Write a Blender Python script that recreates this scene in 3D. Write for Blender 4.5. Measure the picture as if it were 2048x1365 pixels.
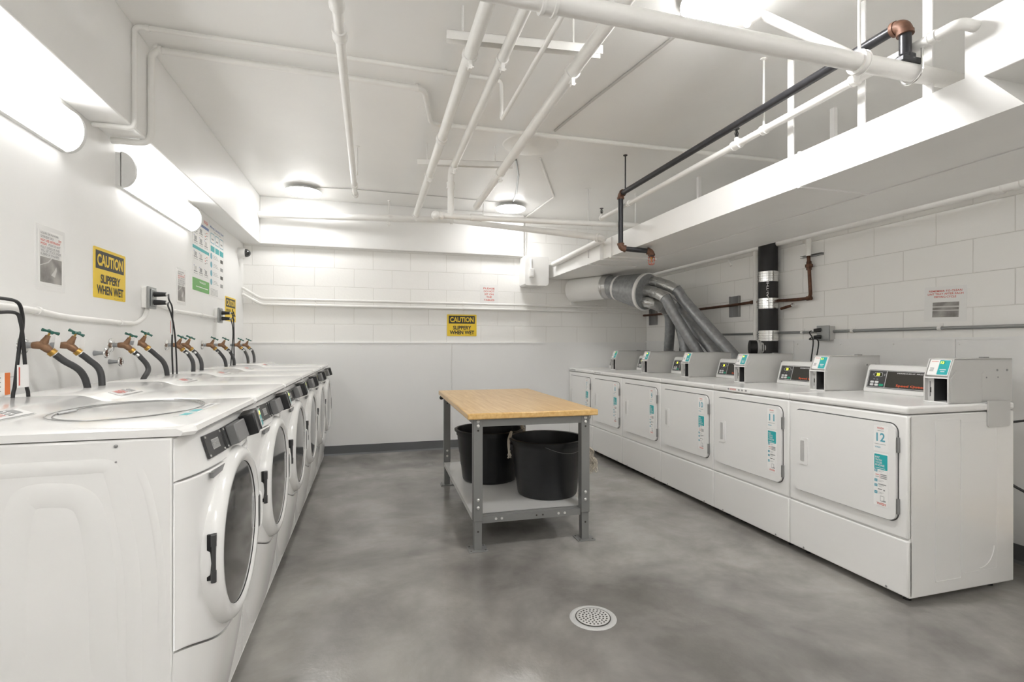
import bpy, bmesh, math, random
from mathutils import Vector, Matrix
random.seed(7)
PI = math.pi
SC = bpy.context.scene
COL = SC.collection
for o in list(bpy.data.objects): bpy.data.objects.remove(o)

# ---------------------------------------------------------------- camera, world, exposure
F, YAW, CH, V0 = 1008.0, math.radians(15.72), 1.20, 690.0
cam_d = bpy.data.cameras.new('camera'); cam = bpy.data.objects.new('camera', cam_d); COL.objects.link(cam)
cam_d.sensor_width = 36; cam_d.lens = 36*F/2048; cam_d.shift_y = (V0-682.5)/2048
cam_d.clip_start = .02
cam.location = (0, 0, CH); cam.rotation_euler = (PI/2, 0, -YAW)
SC.camera = cam
w = bpy.data.worlds.new('world'); SC.world = w; w.use_nodes = True
w.node_tree.nodes['Background'].inputs[0].default_value = (1, .97, .92, 1)
w.node_tree.nodes['Background'].inputs[1].default_value = 1.3
SC.view_settings.view_transform = 'Standard'; SC.view_settings.look = 'None'
SC.view_settings.gamma = 1; SC.view_settings.use_curve_mapping = False
SC.view_settings.exposure = 2.8
SC.cycles.diffuse_bounces = 12; SC.cycles.max_bounces = 16; SC.cycles.glossy_bounces = 6
LAMPB = 4.8      # the two at the back, and an added fill disc behind the camera
LAMP = 14.0        # radiance of the round ceiling diffusers
LAMPFILL = .6  # radiance of the fill lamps added behind the camera
LAMPW = 1.18       # radiance of the long diffusers

CS, SN = math.cos(YAW), math.sin(YAW)
def at(u, v, X=None, Y=None, Z=None):
    """point of the room seen at picture position (u, v) on a known plane"""
    a, b = (u-1024)/F, (V0-v)/F
    dx, dy = SN+a*CS, CS-a*SN
    t = X/dx if X is not None else Y/dy if Y is not None else (Z-CH)/b
    return Vector((t*dx, t*dy, CH+t*b))

# ---------------------------------------------------------------- materials
def mat(name, col, rough=.5, metal=0, noise=0, nscale=8, bump=0, bscale=30, emit=0, coat=0, spec=.5, col2=None):
    m = bpy.data.materials.new(name); m.use_nodes = True
    nt = m.node_tree; b = nt.nodes['Principled BSDF']
    c = (*col, 1)
    b.inputs['Base Color'].default_value = c; b.inputs['Roughness'].default_value = rough
    b.inputs['Metallic'].default_value = metal; b.inputs['Specular IOR Level'].default_value = spec
    if coat: b.inputs['Coat Weight'].default_value = coat; b.inputs['Coat Roughness'].default_value = .08
    if emit:
        b.inputs['Emission Color'].default_value = c; b.inputs['Emission Strength'].default_value = emit
    if noise or bump:
        tc = nt.nodes.new('ShaderNodeTexCoord')
    if noise:
        n = nt.nodes.new('ShaderNodeTexNoise'); n.inputs['Scale'].default_value = nscale; n.inputs['Detail'].default_value = 6
        nt.links.new(tc.outputs['Object'], n.inputs['Vector'])
        r = nt.nodes.new('ShaderNodeMapRange'); r.inputs[1].default_value = .3; r.inputs[2].default_value = .7
        nt.links.new(n.outputs['Fac'], r.inputs[0])
        mx = nt.nodes.new('ShaderNodeMix'); mx.data_type = 'RGBA'
        c2 = (*col2, 1) if col2 else (*[x*(1-noise) for x in col], 1)
        mx.inputs[6].default_value = c; mx.inputs[7].default_value = c2
        nt.links.new(r.outputs[0], mx.inputs[0]); nt.links.new(mx.outputs[2], b.inputs['Base Color'])
    if bump:
        n = nt.nodes.new('ShaderNodeTexNoise'); n.inputs['Scale'].default_value = bscale; n.inputs['Detail'].default_value = 4
        nt.links.new(tc.outputs['Object'], n.inputs['Vector'])
        bp = nt.nodes.new('ShaderNodeBump'); bp.inputs['Strength'].default_value = bump; bp.inputs['Distance'].default_value = .01
        nt.links.new(n.outputs['Fac'], bp.inputs['Height']); nt.links.new(bp.outputs[0], b.inputs['Normal'])
    return m

WHITE = (.90, .897, .885)
M = dict(
    plaster=mat('white_plaster_paint', WHITE, .38, noise=.04, nscale=2, bump=.25, bscale=7),
    ceil=mat('glossy_ceiling_paint', (.90, .895, .88), .3, noise=.06, nscale=1.3, bump=.18, bscale=9),
    panel=mat('white_wall_panel', (.885, .885, .88), .35, noise=.03, nscale=1.5),
    pipe=mat('white_painted_pipe', (.88, .87, .845), .35, noise=.05, nscale=9, bump=.08, bscale=40),
    pipegrey=mat('grey_conduit', (.36, .37, .37), .35, .7),
    duct=mat('white_painted_duct', (.89, .885, .87), .36, noise=.04, nscale=3, bump=.05, bscale=4),
    enamel=mat('white_enamel', (.84, .835, .82), .16, coat=.3, noise=.02, nscale=2),
    enamel2=mat('white_enamel_dryer', (.83, .825, .81), .25, coat=.15),
    greyplate=mat('light_grey_steel', (.62, .615, .60), .35, .25),
    gap=mat('seam_dark', (.08, .08, .08), .6),
    black=mat('black_plastic', (.012, .012, .013), .3, noise=.3, nscale=20),
    rubber=mat('black_rubber', (.02, .02, .021), .5),
    tub=mat('black_tub_plastic', (.005, .0055, .007), .34, bump=.05, bscale=12),
    charcoal=mat('charcoal_plastic', (.055, .055, .056), .35),
    midgrey=mat('mid_grey_plastic', (.2, .2, .2), .35),
    glass=mat('tinted_door_glass', (.05, .048, .046), .09, coat=.7, spec=.7),
    chrome=mat('chrome', (.75, .75, .74), .18, 1),
    steel=mat('galvanised_steel', (.30, .31, .32), .42, .6, noise=.35, nscale=28, bump=.1, bscale=30, col2=(.42, .43, .44)),
    foil=mat('foil_tape', (.62, .62, .61), .3, .85, bump=.6, bscale=35),
    iron=mat('black_iron_pipe', (.045, .045, .05), .35, .3, noise=.3, nscale=25),
    castiron=mat('cast_iron_pipe', (.014, .013, .014), .5, noise=.4, nscale=6),
    rust=mat('rusty_fitting', (.22, .11, .07), .55, .3, noise=.5, nscale=40),
    copper=mat('tarnished_copper', (.16, .075, .045), .4, .6, noise=.5, nscale=30),
    brass=mat('brass_fitting', (.55, .33, .08), .3, .8, noise=.3, nscale=40),
    bronze=mat('bronze_valve_body', (.33, .19, .11), .45, .6, noise=.4, nscale=50),
    green=mat('green_handle', (.02, .12, .09), .4),
    hose=mat('hose_rubber', (.045, .045, .047), .45),
    tableg=mat('grey_bench_steel', (.21, .21, .205), .4, .2),
    shelf=mat('grey_shelf_steel', (.52, .52, .51), .3, .1),
    bolt=mat('bolt_steel', (.72, .72, .70), .3, .8),
    yellow=mat('sign_yellow', (.86, .60, .03), .4),
    signblack=mat('sign_black', (.03, .027, .02), .45),
    paper=mat('paper_white', (.86, .855, .84), .6),
    plastic=mat('clear_sleeve', (.86, .855, .845), .2),
    red=mat('print_red', (.65, .10, .07), .5),
    teal=mat('print_teal', (.03, .42, .44), .4),
    tealdark=mat('print_blue_teal', (.10, .38, .48), .4),
    blue=mat('print_blue', (.13, .20, .42), .5),
    gprint=mat('print_green', (.17, .45, .13), .5),
    grey=mat('print_grey', (.33, .33, .33), .5),
    photo=mat('print_photo', (.16, .15, .14), .4, noise=.5, nscale=14, col2=(.42, .40, .38)),
    photolight=mat('print_photo_light', (.6, .59, .57), .4),
    orange=mat('print_orange', (.70, .17, .03), .45),
    redlogo=mat('print_orange_red', (.75, .11, .03), .5),
    wlet=mat('print_white', (.75, .75, .75), .5),
    led=mat('lit_display', (.75, .85, .05), .4, emit=.6),
    screen=mat('display_black', (.03, .032, .02), .2),
    greenbtn=mat('green_button', (.02, .33, .2), .4),
    rope=mat('rope_fibre', (.55, .50, .42), .9),
    wire=mat('wire_steel', (.35, .35, .35), .3, .8),
    redwire=mat('red_wire_guard', (.55, .13, .07), .4),
    woodedge=mat('wood_plank', (.62, .42, .20), .5, noise=.2, nscale=12),
    lamp=mat('lit_diffuser', (1, .995, .985), .4, emit=LAMP),
    lampw=mat('lit_long_diffuser', (1, .995, .985), .4, emit=LAMPW),
    lampb=mat('lit_back_diffuser', (1, .995, .985), .4, emit=LAMPB),
    lampfill=mat('added_fill_diffuser', (1, .995, .985), .4, emit=LAMPFILL),  # glow of the added fill fixtures out of view
    lampcap=mat('lamp_end_cap', (.72, .72, .71), .4),
    base=mat('grey_baseboard', (.13, .135, .14), .45),
    rag=mat('black_cloth', (.008, .008, .008), .9),
    dome=mat('smoked_dome', (.03, .03, .03), .08, coat=.8),
)

def brick_mat(name, axis, phase):
    m = mat(name, WHITE, .42)
    nt = m.node_tree; b = nt.nodes['Principled BSDF']
    tc = nt.nodes.new('ShaderNodeTexCoord'); sp = nt.nodes.new('ShaderNodeSeparateXYZ'); cb = nt.nodes.new('ShaderNodeCombineXYZ')
    nt.links.new(tc.outputs['Object'], sp.inputs[0])
    ad = nt.nodes.new('ShaderNodeMath'); ad.inputs[1].default_value = phase
    nt.links.new(sp.outputs[axis], ad.inputs[0]); nt.links.new(ad.outputs[0], cb.inputs[0]); nt.links.new(sp.outputs[2], cb.inputs[1])
    br = nt.nodes.new('ShaderNodeTexBrick'); br.offset = .5; br.squash = 1
    br.inputs['Scale'].default_value = 1; br.inputs['Brick Width'].default_value = .4064; br.inputs['Row Height'].default_value = .2032
    br.inputs['Mortar Size'].default_value = .0035; br.inputs['Mortar Smooth'].default_value = .6
    nt.links.new(cb.outputs[0], br.inputs['Vector'])
    n = nt.nodes.new('ShaderNodeTexNoise'); n.inputs['Scale'].default_value = 45; n.inputs['Detail'].default_value = 5
    nt.links.new(tc.outputs['Object'], n.inputs['Vector'])
    mx = nt.nodes.new('ShaderNodeMix'); mx.data_type = 'RGBA'
    mx.inputs[6].default_value = (.90, .892, .87, 1); mx.inputs[7].default_value = (.72, .705, .67, 1)
    f = nt.nodes.new('ShaderNodeMath'); f.operation = 'MULTIPLY'; f.inputs[1].default_value = .65
    nt.links.new(br.outputs['Fac'], f.inputs[0]); nt.links.new(f.outputs[0], mx.inputs[0]); nt.links.new(mx.outputs[2], b.inputs['Base Color'])
    b1 = nt.nodes.new('ShaderNodeBump'); b1.invert = True; b1.inputs['Strength'].default_value = .6; b1.inputs['Distance'].default_value = .004
    nt.links.new(br.outputs['Fac'], b1.inputs['Height'])
    b2 = nt.nodes.new('ShaderNodeBump'); b2.inputs['Strength'].default_value = .25; b2.inputs['Distance'].default_value = .003
    nt.links.new(n.outputs['Fac'], b2.inputs['Height']); nt.links.new(b1.outputs[0], b2.inputs['Normal']); nt.links.new(b2.outputs[0], b.inputs['Normal'])
    return m
M['block_back'] = brick_mat('painted_block_back', 0, .171)
M['block_right'] = brick_mat('painted_block_right', 1, .1)

def floor_mat():
    m = mat('polished_concrete', (.2, .19, .18), .2)
    nt = m.node_tree; b = nt.nodes['Principled BSDF']; L = nt.links.new
    tc = nt.nodes.new('ShaderNodeTexCoord')
    def noise(s, d, dist=0, rough=.5):
        n = nt.nodes.new('ShaderNodeTexNoise'); n.inputs['Scale'].default_value = s; n.inputs['Detail'].default_value = d
        n.inputs['Distortion'].default_value = dist; n.inputs['Roughness'].default_value = rough
        L(tc.outputs['Object'], n.inputs['Vector']); return n
    n1 = noise(.8, 6, .5, .55); n2 = noise(2.4, 9, .35, .62); n3 = noise(70, 3)
    r1 = nt.nodes.new('ShaderNodeValToRGB'); e = r1.color_ramp.elements
    e[0].position = .38; e[0].color = (.165, .158, .148, 1); e[1].position = .62; e[1].color = (.37, .36, .342, 1)
    k = e.new(.5); k.color = (.265, .255, .242, 1)
    L(n1.outputs['Fac'], r1.inputs[0])
    r2 = nt.nodes.new('ShaderNodeValToRGB'); e = r2.color_ramp.elements
    e[0].position = .32; e[0].color = (.78, .77, .76, 1); e[1].position = .68; e[1].color = (1.25, 1.24, 1.22, 1)
    L(n2.outputs['Fac'], r2.inputs[0])
    mx = nt.nodes.new('ShaderNodeMix'); mx.data_type = 'RGBA'; mx.blend_type = 'MULTIPLY'; mx.inputs[0].default_value = 1
    L(r1.outputs[0], mx.inputs[6]); L(r2.outputs[0], mx.inputs[7]); L(mx.outputs[2], b.inputs['Base Color'])
    rr = nt.nodes.new('ShaderNodeMapRange'); rr.inputs[3].default_value = .08; rr.inputs[4].default_value = .26
    L(n2.outputs['Fac'], rr.inputs[0]); L(rr.outputs[0], b.inputs['Roughness'])
    w = nt.nodes.new('ShaderNodeMath'); w.operation = 'MULTIPLY'; w.inputs[1].default_value = .08
    L(n3.outputs['Fac'], w.inputs[0])
    ad = nt.nodes.new('ShaderNodeMath'); L(n2.outputs['Fac'], ad.inputs[0]); L(w.outputs[0], ad.inputs[1])
    bp = nt.nodes.new('ShaderNodeBump'); bp.inputs['Strength'].default_value = .22; bp.inputs['Distance'].default_value = .02
    L(ad.outputs[0], bp.inputs['Height']); L(bp.outputs[0], b.inputs['Normal'])
    b.inputs['Specular IOR Level'].default_value = .6
    return m
M['floor'] = floor_mat()

def wood_mat():
    m = mat('maple_bench_top', (.6, .4, .19), .32, coat=.25)
    nt = m.node_tree; b = nt.nodes['Principled BSDF']; L = nt.links.new
    tc = nt.nodes.new('ShaderNodeTexCoord'); mp = nt.nodes.new('ShaderNodeMapping'); mp.inputs['Scale'].default_value = (22, 1.4, 22)
    L(tc.outputs['Object'], mp.inputs[0])
    n = nt.nodes.new('ShaderNodeTexNoise'); n.inputs['Scale'].default_value = 2.2; n.inputs['Detail'].default_value = 8; n.inputs['Distortion'].default_value = .6
    L(mp.outputs[0], n.inputs['Vector'])
    r = nt.nodes.new('ShaderNodeValToRGB'); e = r.color_ramp.elements
    e[0].position = .3; e[0].color = (.58, .335, .105, 1); e[1].position = .7; e[1].color = (.74, .50, .21, 1)
    L(n.outputs['Fac'], r.inputs[0]); L(r.outputs[0], b.inputs['Base Color'])
    return m
M['wood'] = wood_mat()

# ---------------------------------------------------------------- geometry collector
TXT = {}
def text_geo(body, bold=.018):
    if (body, bold) in TXT: return TXT[body, bold]
    cu = bpy.data.curves.new('lettering', 'FONT'); cu.body = body; cu.offset = bold; cu.resolution_u = 3
    o = bpy.data.objects.new('lettering', cu); COL.objects.link(o)
    dg = bpy.context.evaluated_depsgraph_get(); dg.update()
    me = bpy.data.meshes.new_from_object(o.evaluated_get(dg))
    vs = [(v.co.x, v.co.y) for v in me.vertices]; fs = [tuple(p.vertices) for p in me.polygons]
    bpy.data.objects.remove(o); bpy.data.curves.remove(cu); bpy.data.meshes.remove(me)
    x0 = min(v[0] for v in vs); x1 = max(v[0] for v in vs); y0 = min(v[1] for v in vs); y1 = max(v[1] for v in vs)
    TXT[body, bold] = ([((x-x0)/(x1-x0), (y-y0)/(y1-y0)) for x, y in vs], fs)
    return TXT[body, bold]

class Frame:
    """a flat face: O origin (centre), R right, U up as its reader sees it"""
    def __init__(s, O, R, U):
        s.O = Vector(O); s.R = Vector(R).normalized(); s.U = Vector(U).normalized(); s.N = s.R.cross(s.U)
    def p(s, a, b, n=0): return s.O+s.R*a+s.U*b+s.N*n

class MB:
    def __init__(s): s.v = []; s.f = []; s.mi = []; s.mats = []
    def m(s, name):
        mt = M[name]
        if mt not in s.mats: s.mats.append(mt)
        return s.mats.index(mt)
    def add(s, vs, fs, mt):
        k = len(s.v); i = s.m(mt)
        s.v += [Vector(v) for v in vs]
        for f in fs: s.f.append(tuple(k+j for j in f)); s.mi.append(i)
        return s
    def box(s, x0, x1, y0, y1, z0, z1, mt):
        return s.add([(x, y, z) for x in (x0, x1) for y in (y0, y1) for z in (z0, z1)],
                     [(0, 1, 3, 2), (4, 6, 7, 5), (0, 4, 5, 1), (2, 3, 7, 6), (0, 2, 6, 4), (1, 5, 7, 3)], mt)
    def fbox(s, fr, a0, b0, a1, b1, n0, n1, mt):
        P = [fr.p(a, b, n) for a in (a0, a1) for b in (b0, b1) for n in (n0, n1)]
        return s.add(P, [(0, 1, 3, 2), (4, 6, 7, 5), (0, 4, 5, 1), (2, 3, 7, 6), (0, 2, 6, 4), (1, 5, 7, 3)], mt)
    def frrect(s, fr, a0, b0, a1, b1, n0, n1, r, mt, seg=5):
        pts = []
        for cx, cy, q in ((a1-r, b1-r, 0), (a0+r, b1-r, 1), (a0+r, b0+r, 2), (a1-r, b0+r, 3)):
            for i in range(seg+1):
                t = (q+i/seg)*PI/2; pts.append((cx+r*math.cos(t), cy+r*math.sin(t)))
        return s.fpoly(fr, pts, n0, n1, mt)
    def fpoly(s, fr, pts, n0, n1, mt):
        n = len(pts)
        P = [fr.p(a, b, n0) for a, b in pts]+[fr.p(a, b, n1) for a, b in pts]
        return s.add(P, [tuple(reversed(range(n))), tuple(range(n, 2*n))]+[(i, (i+1) % n, n+(i+1) % n, n+i) for i in range(n)], mt)
    def ring_rrect(s, fr, a0, b0, a1, b1, n0, n1, r, wd, mt, seg=5):
        def loop(d, rr):
            pts = []
            for cx, cy, q in ((a1-r, b1-r, 0), (a0+r, b1-r, 1), (a0+r, b0+r, 2), (a1-r, b0+r, 3)):
                for i in range(seg+1):
                    t = (q+i/seg)*PI/2; pts.append((cx+rr*math.cos(t), cy+rr*math.sin(t)))
            return pts
        A = loop(0, r); B = loop(0, max(r-wd, .0005)); n = len(A)
        P = [fr.p(a, b, n1) for a, b in A]+[fr.p(a, b, n1) for a, b in B]+[fr.p(a, b, n0) for a, b in A]+[fr.p(a, b, n0) for a, b in B]
        fs = []
        for i in range(n):
            j = (i+1) % n
            fs += [(i, j, n+j, n+i), (2*n+i, 2*n+j, j, i), (n+i, n+j, 3*n+j, 3*n+i)]
        return s.add(P, fs, mt)
    def text(s, fr, body, a0, b0, a1, b1, n, mt, bold=.018):
        vs, fs = text_geo(body, bold)
        return s.add([fr.p(a0+x*(a1-a0), b0+y*(b1-b0), n) for x, y in vs], fs, mt)
    def tube(s, pts, r, mt, seg=14, closed=False, cap=True):
        pts = [Vector(p) for p in pts]; n = len(pts)
        rs = r if isinstance(r, (list, tuple)) else [r]*n
        T = []
        for i in range(n):
            a = pts[(i-1) % n] if closed or i else pts[0]; b = pts[(i+1) % n] if closed or i < n-1 else pts[-1]
            T.append((b-a).normalized())
        up = Vector((0, 0, 1)) if abs(T[0].z) < .9 else Vector((1, 0, 0))
        nn = (up-T[0]*up.dot(T[0])).normalized(); V = []
        for i in range(n):
            nn = (nn-T[i]*nn.dot(T[i])).normalized(); bb = T[i].cross(nn)
            k = 1.0
            for j in range(seg):
                t = 2*PI*j/seg; V.append(pts[i]+(nn*math.cos(t)+bb*math.sin(t))*rs[i]*k)
        fs = []
        m = n if closed else n-1
        for i in range(m):
            for j in range(seg):
                k = (j+1) % seg; q = ((i+1) % n)*seg
                fs.append((i*seg+j, i*seg+k, q+k, q+j))
        if cap and not closed: fs += [tuple(reversed(range(seg))), tuple((n-1)*seg+j for j in range(seg))]
        return s.add(V, fs, mt)
    def cyl(s, a, b, r, mt, seg=20): return s.tube([a, b], r, mt, seg)
    def lathe(s, O, axis, prof, mt, seg=32, cap=True):
        """prof: list of (distance along axis, radius)"""
        O = Vector(O); ax = Vector(axis).normalized()
        up = Vector((0, 0, 1)) if abs(ax.z) < .9 else Vector((1, 0, 0))
        n1 = (up-ax*up.dot(ax)).normalized(); n2 = ax.cross(n1); V = []
        for h, r in prof:
            for j in range(seg):
                t = 2*PI*j/seg; V.append(O+ax*h+(n1*math.cos(t)+n2*math.sin(t))*max(r, .0002))
        fs = [(i*seg+j, i*seg+(j+1) % seg, (i+1)*seg+(j+1) % seg, (i+1)*seg+j) for i in range(len(prof)-1) for j in range(seg)]
        if cap: fs += [tuple(reversed(range(seg))), tuple((len(prof)-1)*seg+j for j in range(seg))]
        return s.add(V, fs, mt)
    def sphere(s, c, r, mt, seg=14, sc=(1, 1, 1)):
        c = Vector(c); n = seg//2; V = []
        for i in range(n+1):
            p = PI*i/n
            for j in range(seg):
                t = 2*PI*j/seg
                rr = max(math.sin(p), .001)
                V.append(c+Vector((rr*math.cos(t)*sc[0], rr*math.sin(t)*sc[1], math.cos(p)*sc[2]))*r)
        return s.add(V, [(i*seg+j, (i+1)*seg+j, (i+1)*seg+(j+1) % seg, i*seg+(j+1) % seg) for i in range(n) for j in range(seg)], mt)
    def build(s, name, parent=None, bevel=0, smooth=35, loc=None, seg=2):
        org = Vector((0, 0, 0))
        if parent is not None:
            r = parent
            while r.parent: r = r.parent
            org = Vector(r.location)
        elif loc is not None: org = Vector(loc)
        elif s.v:
            org = sum(s.v, Vector())/len(s.v); org.z = min(v.z for v in s.v)
        me = bpy.data.meshes.new(name)
        me.from_pydata([v-org for v in s.v], [], s.f)
        for mt in s.mats: me.materials.append(mt)
        me.polygons.foreach_set('material_index', s.mi)
        bm = bmesh.new(); bm.from_mesh(me); bmesh.ops.recalc_face_normals(bm, faces=bm.faces) if bevel else None
        bm.to_mesh(me); bm.free()
        me.polygons.foreach_set('use_smooth', [True]*len(me.polygons))
        me.set_sharp_from_angle(angle=math.radians(smooth))
        me.update()
        o = bpy.data.objects.new(name, me); COL.objects.link(o)
        if parent is not None: o.parent = parent
        else: o.location = org
        if bevel:
            b = o.modifiers.new('bevel', 'BEVEL'); b.width = bevel; b.segments = seg; b.limit_method = 'ANGLE'; b.angle_limit = math.radians(40)
            b.harden_normals = False
        return o

def tag(o, label=None, cat=None, group=None, kind=None):
    if label: o['label'] = label
    if cat: o['category'] = cat
    if group: o['group'] = group
    if kind: o['kind'] = kind
    return o
def thing(name, loc, label, cat, group=None):
    o = bpy.data.objects.new(name, None); COL.objects.link(o); o.location = loc; o.empty_display_size = .1
    return tag(o, label, cat, group)
def struct(o, label=None):
    o['kind'] = 'structure'
    if label: o['label'] = label
    return o
def copy_tree(o, parent=None):
    c = o.copy(); COL.objects.link(c)
    if parent: c.parent = parent
    for ch in [x for x in bpy.data.objects if x.parent == o]: copy_tree(ch, c)
    return c
def arc(c, a, b, r, n=6):
    """points rounding the corner c between directions to a and b with radius r"""
    c, a, b = Vector(c), Vector(a), Vector(b)
    d1 = (a-c).normalized(); d2 = (b-c).normalized()
    p0 = c+d1*r; p1 = c+d2*r
    return [(1-t)**2*p0+2*t*(1-t)*c+t*t*p1 for t in [i/n for i in range(n+1)]]
def bend(pts, r, n=6):
    pts = [Vector(p) for p in pts]; out = [pts[0]]
    for i in range(1, len(pts)-1):
        rr = min(r, (pts[i]-pts[i-1]).length*.45, (pts[i+1]-pts[i]).length*.45)
        out += arc(pts[i], pts[i-1], pts[i+1], rr, n)
    return out+[pts[-1]]
def spline(pts, n=8):
    pts = [Vector(p) for p in pts]; P = [2*pts[0]-pts[1]]+pts+[2*pts[-1]-pts[-2]]; out = []
    for i in range(1, len(P)-2):
        a, b, c, d = P[i-1:i+3]
        for k in range(n):
            t = k/n
            out.append(.5*((2*b)+(c-a)*t+(2*a-5*b+4*c-d)*t*t+(-a+3*b-3*c+d)*t**3))
    return out+[pts[-1]]

# ---------------------------------------------------------------- the room
XL, XR, YB, YF, ZC = -1.27, 3.44, 5.80, -2.6, 2.745
XB, ZB, YBM = -1.10, 2.25, 5.73       # face and underside of the side beam, face of the end beam
struct(MB().box(XL-.2, XR+.2, YF-.2, YB+.2, -.2, 0, 'floor').build('floor', loc=(0, 0, 0)))
struct(MB().box(XL-.2, XR+.2, YF-.2, YB+.2, ZC, ZC+.2, 'ceil').build('ceiling', loc=(0, 0, 0)))
struct(MB().box(XL-.2, XL, YF-.2, YB+.2, 0, ZC, 'plaster').build('wall_left', loc=(0, 0, 0)))
struct(MB().box(XL, XR, YB, YB+.2, 0, ZC, 'block_back').build('wall_back', loc=(0, 0, 0)))
struct(MB().box(XR, XR+.2, YF-.2, YB+.2, 0, ZC, 'block_right').build('wall_right', loc=(0, 0, 0)))
struct(MB().box(XL, XR, YF-.2, YF, 0, ZC, 'plaster').build('wall_front', loc=(0, 0, 0)))
struct(MB().box(XL, XB, YF, YB, ZB, ZC, 'plaster').build('trim_1', loc=(0, 0, 0), bevel=.006), 'white plaster beam along the left wall')
struct(MB().box(XB, 1.76, YBM, YB, ZB, ZC, 'plaster').build('trim_2', loc=(0, 0, 0), bevel=.006), 'white plaster beam across the back wall')
# smooth panels covering the lower walls
mb = MB()
for x0, x1 in ((XL+.001, .905), (.911, 3.43)): mb.box(x0, x1, YB-.008, YB, .1, 1.219, 'panel')
fb = Frame((0, YB-.008, 0), (1, 0, 0), (0, 0, 1))
for x in [-.9+.4*i for i in range(11)]: mb.sphere((x, YB-.009, 1.19), .006, 'panel', 8)
mb.box(XL, XR, YB-.013, YB, 1.215, 1.228, 'panel')
struct(mb.build('trim_3', loc=(0, 0, 0)), 'smooth white panels on the lower back wall')
mb = MB()
for y0, y1 in ((-.2, 1.0), (1.006, 2.22), (2.226, 3.44), (3.446, 4.66), (4.666, 5.79)): mb.box(XR-.008, XR, y0, y1, .1, 1.235, 'panel')
for y in [.2+.4*i for i in range(14)]: mb.sphere((XR-.009, y, 1.205), .006, 'panel', 8)
mb.box(XR-.013, XR, -.2, YB, 1.232, 1.246, 'panel')
struct(mb.build('trim_4', loc=(0, 0, 0)), 'smooth white panels on the lower right wall')
def baseboard(name, P):
    mb = MB(); prof = [(0, .102), (.006, .102), (.007, .012), (.02, .0)]
    return P(mb, prof)
mb = MB(); q = [(YB-.0, .102), (YB-.014, .102), (YB-.015, .015), (YB-.028, .0), (YB, 0)]
n = len(q); mb.add([(x, y, z) for x in (XL, XR-.02) for y, z in q], [tuple(range(n)), tuple(range(2*n-1, n-1, -1))]+[(i, (i+1) % n, n+(i+1) % n, n+i) for i in range(n)], 'base')
struct(mb.build('baseboard_back', loc=(0, 0, 0)))
mb = MB(); q = [(XR, .102), (XR-.014, .102), (XR-.015, .015), (XR-.028, 0), (XR, 0)]
mb.add([(x, y, z) for y in (-.2, YB-.02) for x, z in q], [tuple(range(n)), tuple(range(2*n-1, n-1, -1))]+[(i, (i+1) % n, n+(i+1) % n, n+i) for i in range(n)], 'base')
struct(mb.build('baseboard_right', loc=(0, 0, 0)))

# ---------------------------------------------------------------- lamps
def wall_light(y0, y1, label):
    z0, z1 = 2.02, 2.205; zc = (z0+z1)/2
    t = thing('wall_light', (XL+.02, (y0+y1)/2, z0), label, 'light', 'wall lights on the left wall')
    MB().box(XL, XL+.025, y0, y1, z0+.005, z1-.005, 'lampcap').build('back_plate', t)
    def prof(s=1):
        return [(XL+.022+.068*math.sin(a)*s, zc+.092*math.cos(a)*s) for a in [PI*i/16 for i in range(17)]]
    def ext(mb, ya, yb, p, m):
        n = len(p)
        mb.add([(x, ya, z) for x, z in p]+[(x, yb, z) for x, z in p], [tuple(range(n)), tuple(range(2*n-1, n-1, -1))]+[(i, n+i, n+i+1, i+1) for i in range(n-1)]+[(n-1, 2*n-1, n, 0)], m)
        return mb
    ext(MB(), y0+.02, y1-.02, prof(.96), 'lampw').build('diffuser', t)
    ext(MB(), y0, y0+.022, prof(), 'lampcap').build('end_cap', t)
    ext(MB(), y1-.022, y1, prof(), 'lampcap').build('end_cap', t)
wall_light(1.40, 2.60, 'lit white wall light nearest the camera, above the first washers')
wall_light(3.07, 4.16, 'lit white wall light beside the wash instruction posters')
wall_light(-.6, .6, 'added fill light, unseen behind the camera on the left wall')  # unseen lamp added as fill for the room
for y in (-2.2, -.85):  # invented fixtures, added to brighten washer fronts and ceiling
    t = thing('wall_light', (XR-.02, y+.6, 1.9), 'added fill light, unseen behind the camera on the right wall', 'light', 'added fill lights behind the camera')
    MB().box(XR-.03, XR, y, y+1.2, 1.88, 2.10, 'lampcap').build('back_plate', t)
    MB().lathe((XR-.03, y+.01, 1.99), (0, 1, 0), [(0, .09), (1.18, .09)], 'lampfill', 24).build('diffuser', t)
def fill_panel(x, y, label):  # long panels added out of view as fill light
    t = thing('added_fill_panel', (x, y, ZC-.08), label, 'light', 'added fill panels behind the camera')
    MB().box(x-.62, x+.62, y-.17, y+.17, ZC-.06, ZC-.001, 'lampcap').build('housing', t)
    MB().box(x-.6, x+.6, y-.15, y+.15, ZC-.085, ZC-.06, 'lampfill').build('diffuser', t)
for x in (-.3, 1.6): 
    for y in (-.5, -1.5): fill_panel(x, y, 'long fill panel added behind the camera, out of view')
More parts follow.
